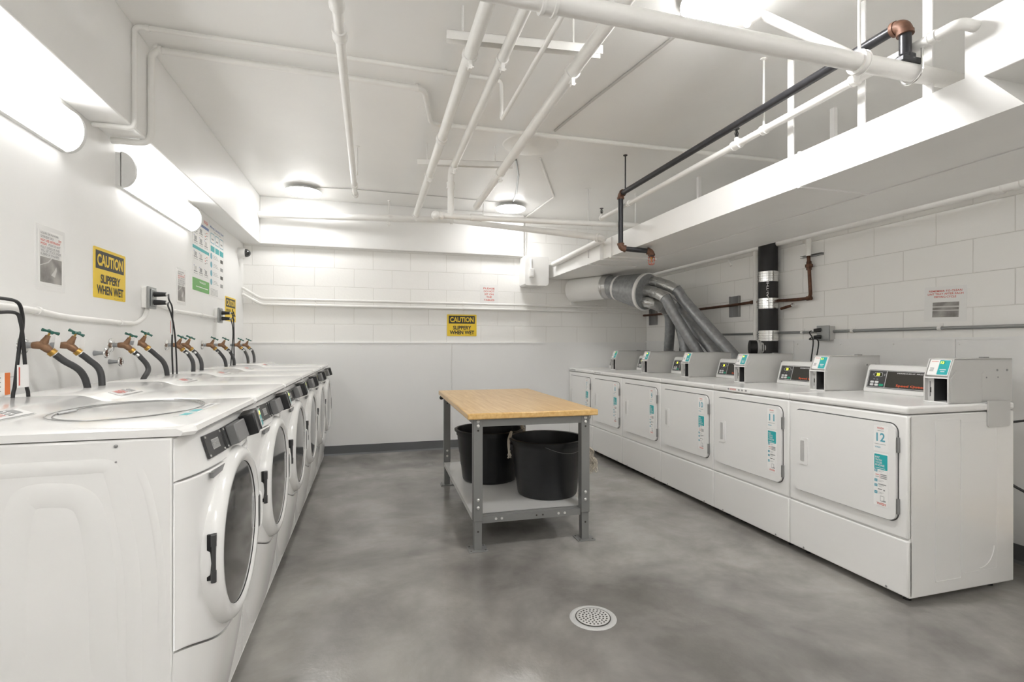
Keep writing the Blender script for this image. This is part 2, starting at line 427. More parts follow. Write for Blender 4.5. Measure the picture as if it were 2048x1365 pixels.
def ceiling_light(x, y, label, r=.165, m='lamp'):
    t = thing('ceiling_light', (x, y, ZC-.06), label, 'light', 'round lights on the ceiling')
    MB().lathe((x, y, ZC), (0, 0, -1), [(0, .11), (.025, .11), (.03, .115)], 'lampcap').build('base_plate', t)
    if y < 0:      # added fill discs behind the camera, deeper, glowing on their sides too
        MB().lathe((x, y, ZC-.022), (0, 0, -1), [(0, r*.86), (.003, r), (.006, r)], 'lampcap').build('rim', t)
        MB().lathe((x, y, ZC-.028), (0, 0, -1), [(0, r*.99), (.030, r*.985), (.040, r*.9), (.045, r*.6), (.046, .01)], m).build('diffuser', t)
    else:
        MB().lathe((x, y, ZC-.026), (0, 0, -1), [(0, r*.86), (.003, r), (.012, r*1.01), (.014, r)], 'lampcap').build('rim', t)  # unlit rim added to keep the disc's glow off the ceiling
        MB().lathe((x, y, ZC-.040), (0, 0, -1), [(0, r*.995), (.006, r*.99), (.012, r*.93), (.017, r*.7), (.019, r*.3), (.0195, .01)], m).build('diffuser', t)
def ceil_at(u, v, z=ZC-.04): return at(u, v, Z=z)
for (u, v), l in (((607, 384), 'round lit ceiling light near the left back corner'),
                  ((1021, 418), 'round lit ceiling light in the back, right of the pipes'),
                  ((1440, 2), 'round lit ceiling light in front of the others, cut by the top of the picture')):
    p = ceil_at(u, v); ceiling_light(p.x, p.y, l, m='lampb' if v > 100 else 'lamp')
ceiling_light(.1, -.3, 'round fill light added behind the camera on the left', m='lampb')  # this disc and the next are added as unseen fill
ceiling_light(2.3, -.9, 'round fill light added behind the camera on the right')

# ---------------------------------------------------------------- washers
WY0, WW = 1.40, .688
def make_washer():
    yc = WY0+WW/2; hw = .341
    t = thing('washing_machine', (-.83, yc, 0), None, 'washing machine', 'front loading washers along the left wall')
    # cabinet
    mb = MB().box(-1.19, -.462, yc-hw, yc+hw, .035, .974, 'enamel')
    cab = mb.build('cabinet', t, bevel=.006)
    y = yc-hw
    def ridge(uv, r, d=.0035):
        mbr = MB(); pts = spline([at(u, v, Y=y) for u, v in uv], 10)
        pts = [Vector((p.x, y+r*.0, max(p.z, .06))) for p in pts]
        # a low pressed bead: an ellipse section lying mostly inside the sheet
        seg = 10; V = []; n = len(pts)
        for i, p in enumerate(pts):
            a = pts[max(i-1, 0)]; b = pts[min(i+1, n-1)]; T = (b-a).normalized(); S = T.cross(Vector((0, -1, 0))).normalized()
            k = min(1, i/4, (n-1-i)/4) if n > 8 else 1
            for j in range(seg):
                q = PI*j/(seg-1); V.append(p+S*math.cos(q)*r+Vector((0, -1, 0))*(math.sin(q)**2*d*k-.0004))
        mbr.add(V, [(i*seg+j, i*seg+j+1, (i+1)*seg+j+1, (i+1)*seg+j) for i in range(n-1) for j in range(seg-1)], 'enamel')
        return mbr
    big = MB()
    for uv, r, d in (([(20, 1365), (22, 1200), (28, 1080), (45, 1010), (70, 995), (110, 992), (150, 996), (178, 1020), (195, 1090), (205, 1200), (208, 1365)], .030, .0035),
                     ([(-60, 950), (40, 942), (150, 936), (212, 934), (226, 955), (245, 1030), (262, 1130), (268, 1250), (268, 1400)], .018, .003),
                     ([(275, 930), (297, 990), (315, 1080), (324, 1180), (322, 1280)], .010, .002)):
        b = ridge(uv, r, d); big.add(b.v, b.f, 'enamel')
    big.build('pressed_panel', t, smooth=60)
    MB().lathe(at(232, 893, Y=y)+Vector((0, .001, 0)), (0, -1, 0), [(0, .004), (.004, .004), (.005, .002)], 'wire', 10).lathe(
        at(232, 925, Y=y)+Vector((0, .001, 0)), (0, -1, 0), [(0, .0025), (.003, .002)], 'wire', 10).build('screw', t)
    # lid: flat plate with a raised rear ledge
    prof = [(-1.19, .977), (-.420, .977), (-.414, .986), (-.418, .998), (-.430, 1.003), (-.875, 1.003), (-.895, 1.006), (-.940, 1.022), (-.965, 1.026), (-1.19, 1.026)]
    n = len(prof); mb = MB()
    ys = [(yc-hw-.001, -.008), (yc-hw+.02, 0), (yc+hw-.02, 0), (yc+hw+.001, -.008)]
    mb.add([(x+(3.2*d if x > -.5 else 0), yy, z+(d if z > .99 else 0)) for yy, d in ys for x, z in prof],
           [tuple(range(n)), tuple(range(4*n-1, 3*n-1, -1))]+[(k*n+i, (k+1)*n+i, (k+1)*n+(i+1) % n, k*n+(i+1) % n) for k in range(3) for i in range(n)], 'enamel')
    mb.build('lid', t, smooth=24)
    fr = Frame((-.918, yc-.05, 1.0152), (0, 1, 0), (-.045, 0, .016))
    mb = MB(); mb.fbox(fr, -.17, -.022, .02, .022, 0, .0008, 'plastic')
    mb.text(fr, 'WASH', -.145, -.006, -.075, .022, .002, 'red')
    for i in range(4): mb.fbox(fr, -.065, -.008+i*.009, -.045, -.004+i*.009, .0015, .002, 'grey')
    mb.fbox(fr, -.035, -.004, -.005, .02, .0015, .002, 'grey'); mb.fbox(fr, -.145, -.02, .015, -.018, .0015, .002, 'grey')
    mb.build('sticker', t)
    # bowed front
    X0 = -.455
    def fx(yy, z):
        s = min(abs(yy)/hw, 1)
        b = .050*(1-s**3.2)-.006*max(0, (s-.93)/.07)**2
        if z < .45: b -= .055*((.45-z)/.4)**1.6
        if z > .866: b -= .30*(z-.866)*(1-s**5)
        return X0+b
    def shell(mb, zlo, zhi, ny=28, nz=8, mt='enamel', back=-.461):
        V = []
        for k in range(nz+1):
            for i in range(ny+1):
                yy = -hw+2*hw*i/ny; z = zlo(yy)+(zhi(yy)-zlo(yy))*k/nz
                V.append((fx(yy, z), yc+yy, z))
        m = ny+1; fs = [(k*m+i, k*m+i+1, (k+1)*m+i+1, (k+1)*m+i) for k in range(nz) for i in range(ny)]
        loop = [i for i in range(m)]+[k*m+ny for k in range(1, nz+1)]+[nz*m+i for i in range(ny-1, -1, -1)]+[k*m for k in range(nz-1, 0, -1)]
        q = len(V); V += [(back, V[i][1], V[i][2]) for i in loop]; L = len(loop)
        fs += [(loop[(j+1) % L], loop[j], q+j, q+(j+1) % L) for j in range(L)]
        mb.add(V, fs, mt); return mb
    br = lambda yy: .452-.10*math.cos(PI*yy/(2*hw))**1.3 if abs(yy) < hw*.999 else .452
    shell(MB(), lambda a: .045, lambda a: br(a)-.005).build('kick_panel', t, bevel=.004)
    shell(MB(), br, lambda a: .861).build('front_panel', t, bevel=.004)
    ctl = shell(MB(), lambda a: .866, lambda a: .972, nz=3).build('control_panel', t, bevel=.004)
    def cframe(yy):
        a = Vector((fx(yy, .893), yc+yy, .893)); b = Vector((fx(yy, .951), yc+yy, .951))
        e = Vector((fx(yy+.04, .92), yc+yy+.04, .92))-Vector((fx(yy-.04, .92), yc+yy-.04, .92))
        return Frame((a+b)/2+Vector((.001, 0, 0)), e, b-a)
    f1 = cframe(-.155)
    mb = MB(); mb.fbox(f1, -.06, -.032, .06, .032, 0, .006, 'charcoal')
    mb.fbox(f1, -.026, -.014, .026, .014, .006, .0075, 'chrome'); mb.fbox(f1, -.0235, -.0115, .0235, .0115, .0075, .008, 'grey')
    mb.text(f1, 'MAYTAG', -.021, -.005, .021, .006, .0084, 'chrome')
    for a in (-.053, .053):
        for b in (-.026, .026): mb.lathe(f1.p(a, b, .006), f1.N, [(0, .0035), (.002, .003)], 'bolt', 8)
    mb.build('brand_plate', ctl)
    f2 = cframe(.06)
    mb = MB(); mb.fbox(f2, -.135, -.032, .135, .032, 0, .006, 'charcoal')
    for a in (-.128, .128):
        for b in (-.026, .026): mb.lathe(f2.p(a, b, .006), f2.N, [(0, .0035), (.002, .003)], 'bolt', 8)
    for b in (-.016, .004):
        for a in (.035, .055): mb.fbox(f2, a, b, a+.016, b+.013, .006, .010, 'midgrey')
    mb.build('display_panel', ctl)
    MB().fbox(f2, -.11, -.03, .02, .03, .006, .034, 'midgrey').build('coin_drop', ctl, bevel=.003)
    f3 = cframe(.215)
    mb = MB(); mb.fbox(f3, -.085, -.036, .0, .036, 0, .05, 'black'); mb.fbox(f3, .0, -.036, .075, .036, 0, .055, 'charcoal'); rd = mb.build('card_reader', ctl, bevel=.004)
    mb = MB(); mb.fbox(f3, .003, -.033, .073, .034, .055, .0565, 'plastic'); mb.fbox(f3, .025, -.028, .07, .03, .0565, .057, 'teal')
    mb.fbox(f3, .028, .012, .05, .026, .057, .0575, 'led'); mb.fbox(f3, .030, -.01, .06, -.006, .057, .0575, 'wlet')
    mb.fbox(f3, .006, .012, .020, .022, .0565, .057, 'red'); mb.build('reader_face', rd)
    # dispenser slot under the control panel
    e = fx(-.15, .845)
    MB().box(e-.004, e+.004, yc-.225, yc-.085, .842, .857, 'midgrey').build('vent_slot', t)
    # door
    zc = .625
    prof = [(-.445, .262), (-.405, .258), (-.388, .248), (-.380, .232), (-.381, .218), (-.388, .209)]
    pr = [(x+.47, r) for x, r in prof]
    mb = MB(); O = Vector((-.47, yc, zc)); seg = 64; V = []
    for h, r in pr:
        for j in range(seg):
            a = 2*PI*j/seg; V.append((O.x+h, yc+r*math.sin(a), zc+r*math.cos(a)))
    mb.add(V, [(i*seg+j, i*seg+(j+1) % seg, (i+1)*seg+(j+1) % seg, (i+1)*seg+j) for i in range(len(pr)-1) for j in range(seg)], 'enamel')
    door = mb.build('door', t, smooth=60)
    MB().lathe((-.396, yc, zc), (1, 0, 0), [(0, .211), (.006, .211), (.012, .16), (.016, .08), (.017, .01)], 'glass', 64).build('door_glass', door, smooth=60)
    mb = MB().box(-.412, -.392, yc-.256, yc-.243, .58, .70, 'black')
    for z in (.59, .685): mb.cyl((-.396, yc-.256, z-.015), (-.396, yc-.256, z+.015), .007, 'charcoal', 12)
    mb.cyl((-.396, yc-.256, .60), (-.396, yc-.256, .675), .005, 'charcoal', 12)
    mb.build('hinge', door)
    mb = MB().box(-.40, -.379, yc+.218, yc+.236, .555, .665, 'black')
    mb.tube(spline([(-.392, yc+.236, .675), (-.380, yc+.240, .665), (-.378, yc+.243, .61), (-.380, yc+.240, .555), (-.392, yc+.236, .545)]), .006, 'enamel', 10)
    mb.build('handle', door)
    for yy in (-.28, .28): MB().cyl((-.6, yc+yy, 0), (-.6, yc+yy, .04), .02, 'black').cyl((-1.1, yc+yy, 0), (-1.1, yc+yy, .04), .02, 'black').build('foot', t)
    return t
wl = ['white front loading washer nearest the camera with a wire loop on its lid',
      'white front loading washer second from the camera',
      'white front loading washer third from the camera',
      'white front loading washer third from the back wall',
      'white front loading washer second from the back wall',
      'white front loading washer farthest away, closest to the back wall']
w0 = make_washer()
for k, l in enumerate(wl):
    o = w0 if k == 0 else copy_tree(w0)
    o.location = (-.83, WY0+WW*(k+.5), 0); o['label'] = l
# wire loop lying on the first lid
pts = []
c = Vector((-.68, 1.77, 1.0045))
for i in range(90):
    a = 2*PI*i/40; k = i/90
    pts.append(c+Vector(((.165+.02*k)*math.cos(a)-.02*k, (.225+.04*k)*math.sin(a)+.02*k, .0006+.0015*k)))
mb = MB().tube(pts, .0014, 'wire', 6)
mb.cyl((-.84, 1.70, 1.006), (-.83, 1.77, 1.007), .003, 'wire', 8)
tag(mb.build('wire_loop'), 'thin steel wire loop lying on the lid of the nearest washer', 'wire')
fr = Frame((-.50, 1.72, 1.0032), (0, 1, 0), (-1, 0, 0))
mb = MB().fbox(fr, -.14, -.015, .19, .02, 0, .0006, 'plastic')  # thin strip with teal and grey marks on the first lid
for a in (-.12, -.04): mb.fbox(fr, a, -.01, a+.05, .012, .0006, .0009, 'teal')
for i in range(7): mb.fbox(fr, .03+i*.02, -.004, .042+i*.02, .008, .0006, .0009, 'grey')
tag(mb.build('lid_marks'), 'thin strip with teal and grey marks near the front edge of the nearest washer lid', 'sticker')

# ---------------------------------------------------------------- dryers
DX, DY0, DW = 2.36, 1.722, .6775
def lathe_digit(): pass
def make_dryer():
    y0, y1 = DY0+.002, DY0+DW-.002; yc = (y0+y1)/2
    t = thing('clothes_dryer', (2.71, yc, 0), None, 'dryer', 'front loading dryers along the right wall')
    xb = 3.06
    cab = MB().box(DX+.012, xb, y0, y1, .035, .876, 'enamel2').build('cabinet', t, bevel=.006)
    fr = Frame((DX, yc, 0), (0, -1, 0), (0, 0, 1))     # reader faces +X
    h = DW/2-.002
    MB().fbox(fr, -h, .305, h, .874, -.03, 0, 'enamel2').build('front_panel', t, bevel=.009, seg=3)
    MB().fbox(fr, -h, .04, h, .300, -.03, -.001, 'enamel2').build('kick_panel', t, bevel=.007, seg=3)
    MB().box(DX-.004, xb+.005, y0-.001, y1+.001, .880, .917, 'enamel2').build('top_panel', t, bevel=.012, seg=4)
    # side pressings
    mb = MB(); s = Frame((0, y0, 0), (1, 0, 0), (0, 0, 1))
    mb.ring_rrect(s, DX+.17, .09, DX+.34, .85, 0, .0022, .012, .006, 'enamel2'); mb.ring_rrect(s, DX+.34, .11, DX+.585, .83, 0, .0012, .012, .005, 'enamel2')
    a = [s.p(DX+.585-.13+.1*math.cos(q)+.0, .13+.10*math.sin(q)+.0, .0005) for q in [-PI/2+PI/2*i/10+0*PI for i in range(11)]]
    a = [s.p(DX+.46+.1*math.sin(q), .225-.1*math.cos(q), .0008) for q in [PI/2*i/10 for i in range(11)]]
    mb.tube(a, .0025, 'enamel2', 6); mb.build('pressed_panel', t)
    # door
    da0, da1, db0, db1 = -.298, .298, .372, .835
    mb = MB().frrect(fr, da0, db0, da1, db1, -.004, .0015, .042, 'gap', 8).frrect(fr, da0+.005, db0+.005, da1-.005, db1-.005, .0, .014, .038, 'enamel2', 8)
    door = mb.build('door', t, smooth=50)
    mb = MB().frrect(fr, -.255, .528, -.192, .678, .012, .018, .008, 'enamel2').frrect(fr, -.242, .545, -.215, .662, .0178, .0185, .005, 'greyplate')
    mb.build('handle', door)
    for z in (.45, .735):
        MB().fbox(fr, .296, z-.035, .303, z+.035, .0, .016, 'wire').cyl(fr.p(.300, z-.035, .012), fr.p(.300, z+.035, .012), .0045, 'wire', 10).build('hinge', door)
    # instruction sticker (two parts)
    mb = MB(); a0, a1 = .187, .258; n0, n1 = .014, .0148; n2 = .0152
    mb.frrect(fr, a0, .69, a1, .812, .0138, n1, .004, 'paper')
    mb.text(fr, 'WASH', a0+.017, .797, a0+.05, .806, n2, 'red'); mb.fbox(fr, a0+.02, .788, a0+.05, .790, n1, n2, 'grey')
    mb.fbox(fr, a0+.005, .724, a1-.012, .726, n1, n2, 'grey'); mb.text(fr, 'WASH', a0+.006, .706, a0+.034, .714, n2, 'tealdark')
    mb.build('number_sticker', door)
    mb = MB(); mb.frrect(fr, a0, .430, a1, .682, .0138, n1, .004, 'paper')
    mb.frrect(fr, a0+.004, .604, a1-.003, .676, n1, n2, .004, 'teal')
    for i, wd in enumerate(('PAY', 'WITH', 'YOUR', 'PHONE')):
        mb.text(fr, wd, a0+.009, .656-.0125*i, a0+.009+(.022, .032, .034, .045)[i], .666-.0125*i, n2+.0003, 'wlet')
    mb.fbox(fr, a0+.009, .609, a1-.014, .6115, n2, n2+.0003, 'wlet')
    for i, z in enumerate((.590, .543, .519, .486)):
        mb.fbox(fr, a0+.005, z, a0+.019, z+.013, n1, n2, 'tealdark'); mb.text(fr, str(i+1), a0+.0095, z+.003, a0+.0145, z+.010, n2+.0003, 'wlet')
        for k in range(2): mb.fbox(fr, a0+.024, z+.008-.005*k, a0+.05-.008*k, z+.0092-.005*k, n1, n2, 'grey')
    mb.fbox(fr, a0+.010, .576, a0+.026, .579, n1, n2, 'red'); mb.fbox(fr, a0+.010, .566, a0+.026, .569, n1, n2, 'grey')
    mb.fbox(fr, a0+.030, .562, a0+.031, .582, n1, n2, 'red')
    for k in range(3): mb.fbox(fr, a0+.034, .562+.008*k, a0+.064, .567+.008*k, n1, n2, 'grey')
    mb.fbox(fr, a0+.024, .531, a0+.062, .536, n1, n2, 'grey'); mb.fbox(fr, a0+.022, .508, a0+.042, .511, n1, n2, 'signblack')
    mb.fbox(fr, a0+.048, .505, a0+.056, .511, n1, n2, 'grey')
    mb.frrect(fr, a0+.033, .453, a0+.052, .479, n1, n2, .002, 'grey'); mb.frrect(fr, a0+.035, .456, a0+.050, .477, n2, n2+.0002, .001, 'paper')
    mb.fbox(fr, a0+.045, .453, a0+.060, .459, n2, n2+.0003, 'grey')
    mb.text(fr, 'WASH', a0+.016, .435, a0+.06, .447, n2, 'red')
    mb.build('instruction_sticker', door)
    # console
    X0, X1 = 2.885, 2.925
    mb = MB(); prof = [(X0, .917), (X0-.003, .930), (X1-.002, 1.068), (X1+.012, 1.080), (xb, 1.080), (xb, .917)]
    n = len(prof); ya, yb = y0+.028, y1-.028
    mb.add([(x, y, z) for y in (ya, yb) for x, z in prof], [tuple(range(n)), tuple(range(2*n-1, n-1, -1))]+[(i, n+i, n+(i+1) % n, (i+1) % n) for i in range(n)], 'enamel2')
    con = mb.build('console', t, bevel=.004)
    cf = Frame(((X0+X1)/2-.004, yc, .999), (0, -1, 0), (X1-X0, 0, .138)); n0 = .0
    mb = MB(); mb.frrect(cf, -.29, -.056, .29, .052, -.004, .003, .006, 'charcoal')
    mb.ring_rrect(cf, -.287, -.053, .287, .049, .003, .0034, .005, .0018, 'wlet')
    mb.fbox(cf, -.182, -.053, -.1795, .049, .003, .0034, 'wlet')
    mb.fbox(cf, -.177, -.05, .284, .045, .003, .0033, 'midgrey' if 0 else 'signblack')
    mb.frrect(cf, -.252, .012, -.205, .037, .003, .0036, .004, 'wlet'); mb.frrect(cf, -.2505, .0135, -.2065, .0355, .0036, .004, .004, 'screen')
    mb.text(cf, '25', -.240, .017, -.220, .032, .0044, 'led')
    for a in (-.262, -.195): mb.fbox(cf, a, .018, a+.006, .03, .003, .0036, 'grey')
    for a in (-.255, -.235): mb.fbox(cf, a, -.006, a+.009, -.002, .003, .0036, 'grey')
    mb.text(cf, 'PERMANENT PRESS', -.12, .034, .03, .040, .0037, 'wlet')
    mb.text(cf, 'Speed Queen', -.115, -.045, .045, -.028, .0037, 'redlogo')
    mb.build('control_face', con)
    for a, b in ((-.268, -.028), (-.240, -.028), (-.268, -.044), (-.240, -.044)):
        MB().frrect(cf, a, b, a+.021, b+.012, .003, .006, .004, 'wlet').build('button', con)
    MB().frrect(cf, -.213, -.045, -.188, -.031, .003, .006, .004, 'greenbtn').build('start_button', con, )
    # payment box
    b0, b1 = y0+.022, y0+.135; xf = 2.65; T = .006
    pb = MB(); prof = [(xf, .918), (xf, 1.040), (xf+.038, 1.130), (3.085, 1.132), (3.085, .918)]
    n = len(prof)
    # shell open to the front: two cheeks, roof, back, inner fill
    for ya_, yb_ in ((b0, b0+T), (b1-T, b1)):
        pb.add([(x, y, z) for y in (ya_, yb_) for x, z in prof], [tuple(range(n)), tuple(range(2*n-1, n-1, -1))]+[(i, n+i, n+(i+1) % n, (i+1) % n) for i in range(n)], 'greyplate')
    pb.box(xf+.04, 3.085, b0, b1, 1.126, 1.133, 'greyplate').box(xf+.10, 3.083, b0+T, b1-T, .92, 1.126, 'greyplate')
    pb.box(xf, xf+.10, b0, b1, 1.036, 1.043, 'enamel2').box(xf, xf+.10, b0, b1, .918, .924, 'enamel2')
    pb.box(xf+.02, xf+.10, b0+.075, b1-T, .924, 1.036, 'greyplate')
    pb.box(xf+.09, xf+.10, b0+T, b0+.075, .924, 1.036, 'black').box(xf+.016, xf+.1, b0+.072, b0+.076, .924, 1.036, 'charcoal')
    pb.box(xf+.0, xf+.1, b0+T, b0+T+.002, .924, 1.036, 'black')
    box = pb.build('payment_box', t)
    # cheek details
    fs_ = Frame((0, b0, 0), (1, 0, 0), (0, 0, 1))
    mb = MB().fpoly(fs_, [(xf+.012, .926), (xf+.26, .926), (xf+.26, 1.075), (xf+.05, 1.075), (xf+.012, 1.035)], -.001, .0022, 'greyplate')
    mb.build('access_plate', box)
    for a, b in ((xf+.33, 1.075), (xf+.40, 1.075)): MB().lathe(fs_.p(a, b, 0), fs_.N, [(0, .006), (.002, .005)], 'wire', 10).build('screw', box)
    MB().box(2.95, 2.99, b0+.04, b0+.06, 1.133, 1.139, 'wire').build('lock', box)
    mb = MB().box(xf+.019, xf+.021, b0+.078, b1-T-.004, .93, 1.03, 'greyplate')
    mb.box(xf+.017, xf+.020, b0+.094, b0+.0955, .945, 1.02, 'black').box(xf+.017, xf+.020, b0+.090, b0+.093, .965, .99, 'signblack')
    mb.build('coin_slot', box)
    ym = (b0+b1)/2
    rf = Frame((xf+.026, ym, 1.086), (0, -1, 0), (.038, 0, .09))
    rd = MB().frrect(rf, -.048, -.04, .048, .042, -.04, .006, .006, 'enamel2').build('card_reader', box, bevel=.0015)
    mb = MB().frrect(rf, -.002, -.036, .044, .039, .006, .0068, .003, 'teal').frrect(rf, -.044, -.036, -.004, .039, .006, .0066, .003, 'paper')
    mb.fbox(rf, .0, .018, .022, .034, .0068, .0072, 'greenbtn')
    for i in range(3): mb.fbox(rf, -.038, -.02+i*.007, -.02, -.016+i*.007, .0066, .0069, 'grey')
    mb.text(rf, 'WASH', -.040, .028, -.008, .034, .007, 'red'); mb.fbox(rf, .006, -.012, .034, -.008, .0068, .0071, 'wlet'); mb.fbox(rf, .012, -.022, .03, -.018, .0068, .0071, 'wlet')
    mb.build('reader_face', rd)
    for x in (DX+.08, xb-.08):
        for y in (y0+.06, y1-.06): MB().cyl((x, y, 0), (x, y, .04), .018, 'black', 12).build('foot', t)
    MB().lathe((DX-.0, y0+.10, .052), (-1, 0, 0), [(0, .006), (.002, .004)], 'wire', 10).lathe((DX-.0, y1-.10, .052), (-1, 0, 0), [(0, .006), (.002, .004)], 'wire', 10).build('screw', t)
    return t, door, rd
dl = ['white coin operated dryer numbered 12, nearest the camera', 'white coin operated dryer numbered 11, beside dryer 12',
      'white coin operated dryer numbered 10, left of dryer 11', 'white coin operated dryer behind the right table corner, left of dryer 10',
      'white coin operated dryer second from the back wall', 'white coin operated dryer farthest away, against the back wall']
d0, door0, rd0 = make_dryer()
yc0 = DY0+DW/2
clones = [d0]+[copy_tree(d0) for _ in dl[1:]]
for k, (o, l) in enumerate(zip(clones, dl)):
    dr = [c for c in o.children_recursive if c.name.split('.')[0] == 'door'][0]
    rdr = [c for c in o.children_recursive if c.name.split('.')[0] == 'number_sticker'][0]
    rf_ = [c for c in o.children_recursive if c.name.split('.')[0] == 'reader_face'][0]
    # the machine's own number printed on the door sticker and lit on the reader
    me = rdr.data.copy(); rdr.data = me
    num = str(12-k)
    def append(me, mb, org):
        bm = bmesh.new(); bm.from_mesh(me)
        for mt in mb.mats: me.materials.append(mt)
        base = len(me.materials)-len(mb.mats)
        vs = [bm.verts.new(v-org) for v in mb.v]
        for f, mi in zip(mb.f, mb.mi):
            fc = bm.faces.new([vs[i] for i in f]); fc.material_index = base+mi
        bm.to_mesh(me); bm.free()
    org = Vector((2.71, yc0, 0))
    fr = Frame((DX, yc0, 0), (0, -1, 0), (0, 0, 1))
    wd = .042 if len(num) == 2 else .022
    append(me, MB().text(fr, num, .2225-wd/2, .738, .2225+wd/2, .779, .0154, 'tealdark'), org)
    me2 = rf_.data.copy(); rf_.data = me2
    ym = DY0+.002+.0785
    rf2 = Frame((2.65+.026, ym, 1.086), (0, -1, 0), (.038, 0, .09))
    append(me2, MB().text(rf2, num, .004, .020, .018, .032, .0076, 'led'), org)
    o.location = (2.71, yc0+DW*k, 0); o['label'] = l
# bracket only on dryer 12, sticker on lid of dryer 11
s = Frame((0, DY0+.024, 0), (1, 0, 0), (0, 0, 1)); s2 = Frame((0, DY0+.001, 0), (1, 0, 0), (0, 0, 1))
mb = MB().fpoly(s, [(2.87, .925), (3.015, .925), (3.015, 1.058), (3.005, 1.068), (2.88, 1.068), (2.87, 1.058)], 0, .003, 'greyplate')
mb.fpoly(s2, [(2.87, .81), (2.88, .80), (3.015, .80), (3.025, .81), (3.025, .928), (2.87, .928)], .0, .005, 'greyplate')
mb.box(2.87, 3.02, DY0-.003, DY0+.024, .9165, .9215, 'greyplate')
for a in (2.90, 2.98): mb.lathe(s.p(a, 1.04, .003), s.N, [(0, .004), (.002, .003)], 'wire', 8)
mb.build('bracket', d0)
fr = Frame((DX-.0045, DY0+DW*1.62, .898), (0, -1, 0), (0, 0, 1))
mb = MB().fbox(fr, -.11, -.012, .11, .012, -.001, .0008, 'paper').text(fr, 'WASH', -.08, -.005, -.02, .008, .0012, 'red')
for a in (-.1, 0, .03, .065): mb.fbox(fr, a, -.004, a+.016, .007, .0008, .0012, 'grey')
mb.build('lid_sticker', clones[1])
for k in (4, 5):
    fr = Frame((DX-.0045, DY0+DW*(k+.8), .898), (0, -1, 0), (0, 0, 1)); mb = MB().fbox(fr, -.10, -.012, .10, .012, -.001, .0008, 'paper')
    for i in range(7): mb.fbox(fr, -.08+.023*i, -.006, -.065+.023*i, .006, .0008, .0012, 'grey')
    mb.build('lid_sticker', clones[k])

# ---------------------------------------------------------------- workbench
ang = math.radians(-1.2)
TO = Vector((.605, 2.90, 0))   # front left leg
def tp(x, y, z): return Vector((TO.x+x*math.cos(ang)-y*math.sin(ang), TO.y+x*math.sin(ang)+y*math.cos(ang), z))
TW, TL = .67, 1.42
wb = thing('workbench', tp(TW/2, TL/2, 0), 'grey steel workbench with a wooden top and a lower shelf', 'table')
def tbox(mb, x0, x1, y0, y1, z0, z1, m):
    return mb.add([tp(x, y, z) for x in (x0, x1) for y in (y0, y1) for z in (z0, z1)],
                  [(0, 1, 3, 2), (4, 6, 7, 5), (0, 4, 5, 1), (2, 3, 7, 6), (0, 2, 6, 4), (1, 5, 7, 3)], m)
tbox(MB(), -.065, TW+.075, -.05, TL+.06, .767, .803, 'wood').build('tabletop', wb, bevel=.006)
fx_, fy_ = Vector((math.cos(ang), math.sin(ang), 0)), Vector((-math.sin(ang), math.cos(ang), 0))
for ix, iy in ((0, 0), (1, 0), (0, 1), (1, 1)):
    x, y = ix*TW, iy*TL; sx = 1 if ix else -1
    mb = MB()
    # channel leg, open to the inside
    h = .027
    tbox(mb, x-h, x+h, y-h, y-h+.003, .17, .767, 'tableg'); tbox(mb, x-h, x-h+.003, y-h, y+h, .17, .767, 'tableg'); tbox(mb, x+h-.003, x+h, y-h, y+h, .17, .767, 'tableg')
    tbox(mb, x-h, x+h, y+h-.003, y+h, .17, .767, 'tableg')
    leg = mb.build('leg', wb, bevel=.0015)
    MBt = tbox(MB(), x-h+.004, x+h-.004, y-h+.004, y+h-.004, .004, .18, 'tableg'); MBt.build('leg_extension', leg, bevel=.0015)
    mb = tbox(MB(), x-.055, x+.055, y-.05, y+.05, 0, .006, 'tableg')
    ft = mb.build('foot_plate', leg, bevel=.001)
    mb = MB()
    for a in (-.042, .042):
        for b in (-.036, .036): mb.cyl(tp(x+a, y+b, .005), tp(x+a, y+b, .0072), .0055, 'signblack', 10)
    mb.build('bolt_hole', leg)
    for z in (.752, .727, .295, .25):
        p = tp(x, y-h, z); MB().lathe(p, -fy_, [(0, .0095), (.003, .009), (.006, .005)], 'bolt', 12).build('bolt', leg)
    for z in (.70, .11):
        p = tp(x, y-h+(.004 if z < .2 else 0), z); MB().lathe(p-fy_*-.0005, -fy_, [(0, .006), (.0012, .006)], 'signblack', 12).build('leg_hole', leg)
tbox(MB(), .027, TW-.027, -.026, -.022, .722, .767, 'tableg').build('end_rail', wb)
tbox(MB(), .027, TW-.027, TL+.022, TL+.026, .722, .767, 'tableg').build('end_rail', wb)
tbox(MB(), -.026, -.022, .027, TL-.027, .735, .767, 'tableg').build('side_rail', wb)
tbox(MB(), TW+.022, TW+.026, .027, TL-.027, .735, .767, 'tableg').build('side_rail', wb)
mb = tbox(MB(), -.024, TW+.024, .03, TL-.03, .193, .197, 'shelf'); tbox(mb, -.024, TW+.024, .029, .033, .155, .197, 'tableg'); tbox(mb, -.024, TW+.024, TL-.033, TL-.029, .155, .197, 'tableg')
tbox(mb, -.027, -.024, .03, TL-.03, .165, .197, 'shelf'); tbox(mb, TW+.024, TW+.027, .03, TL-.03, .165, .197, 'shelf')
mb.build('shelf', wb)
mb = tbox(MB(), .027, TW-.027, -.01, .029, .152, .19, 'tableg'); sr = mb.build('shelf_rail', wb)
for a in (.11, .145, TW-.17, TW-.13): MB().lathe(tp(a, -.01, .173), -fy_, [(0, .008), (.004, .007)], 'bolt', 12).build('bolt', sr)
for a in (.36, .40): MB().lathe(tp(a, -.0105, .173), -fy_, [(0, .005), (.001, .005)], 'signblack', 12).build('rail_hole', sr)
MB().sphere(tp(-.045, TL+.01, .745), .018, 'black', 12).build('end_knob', wb)

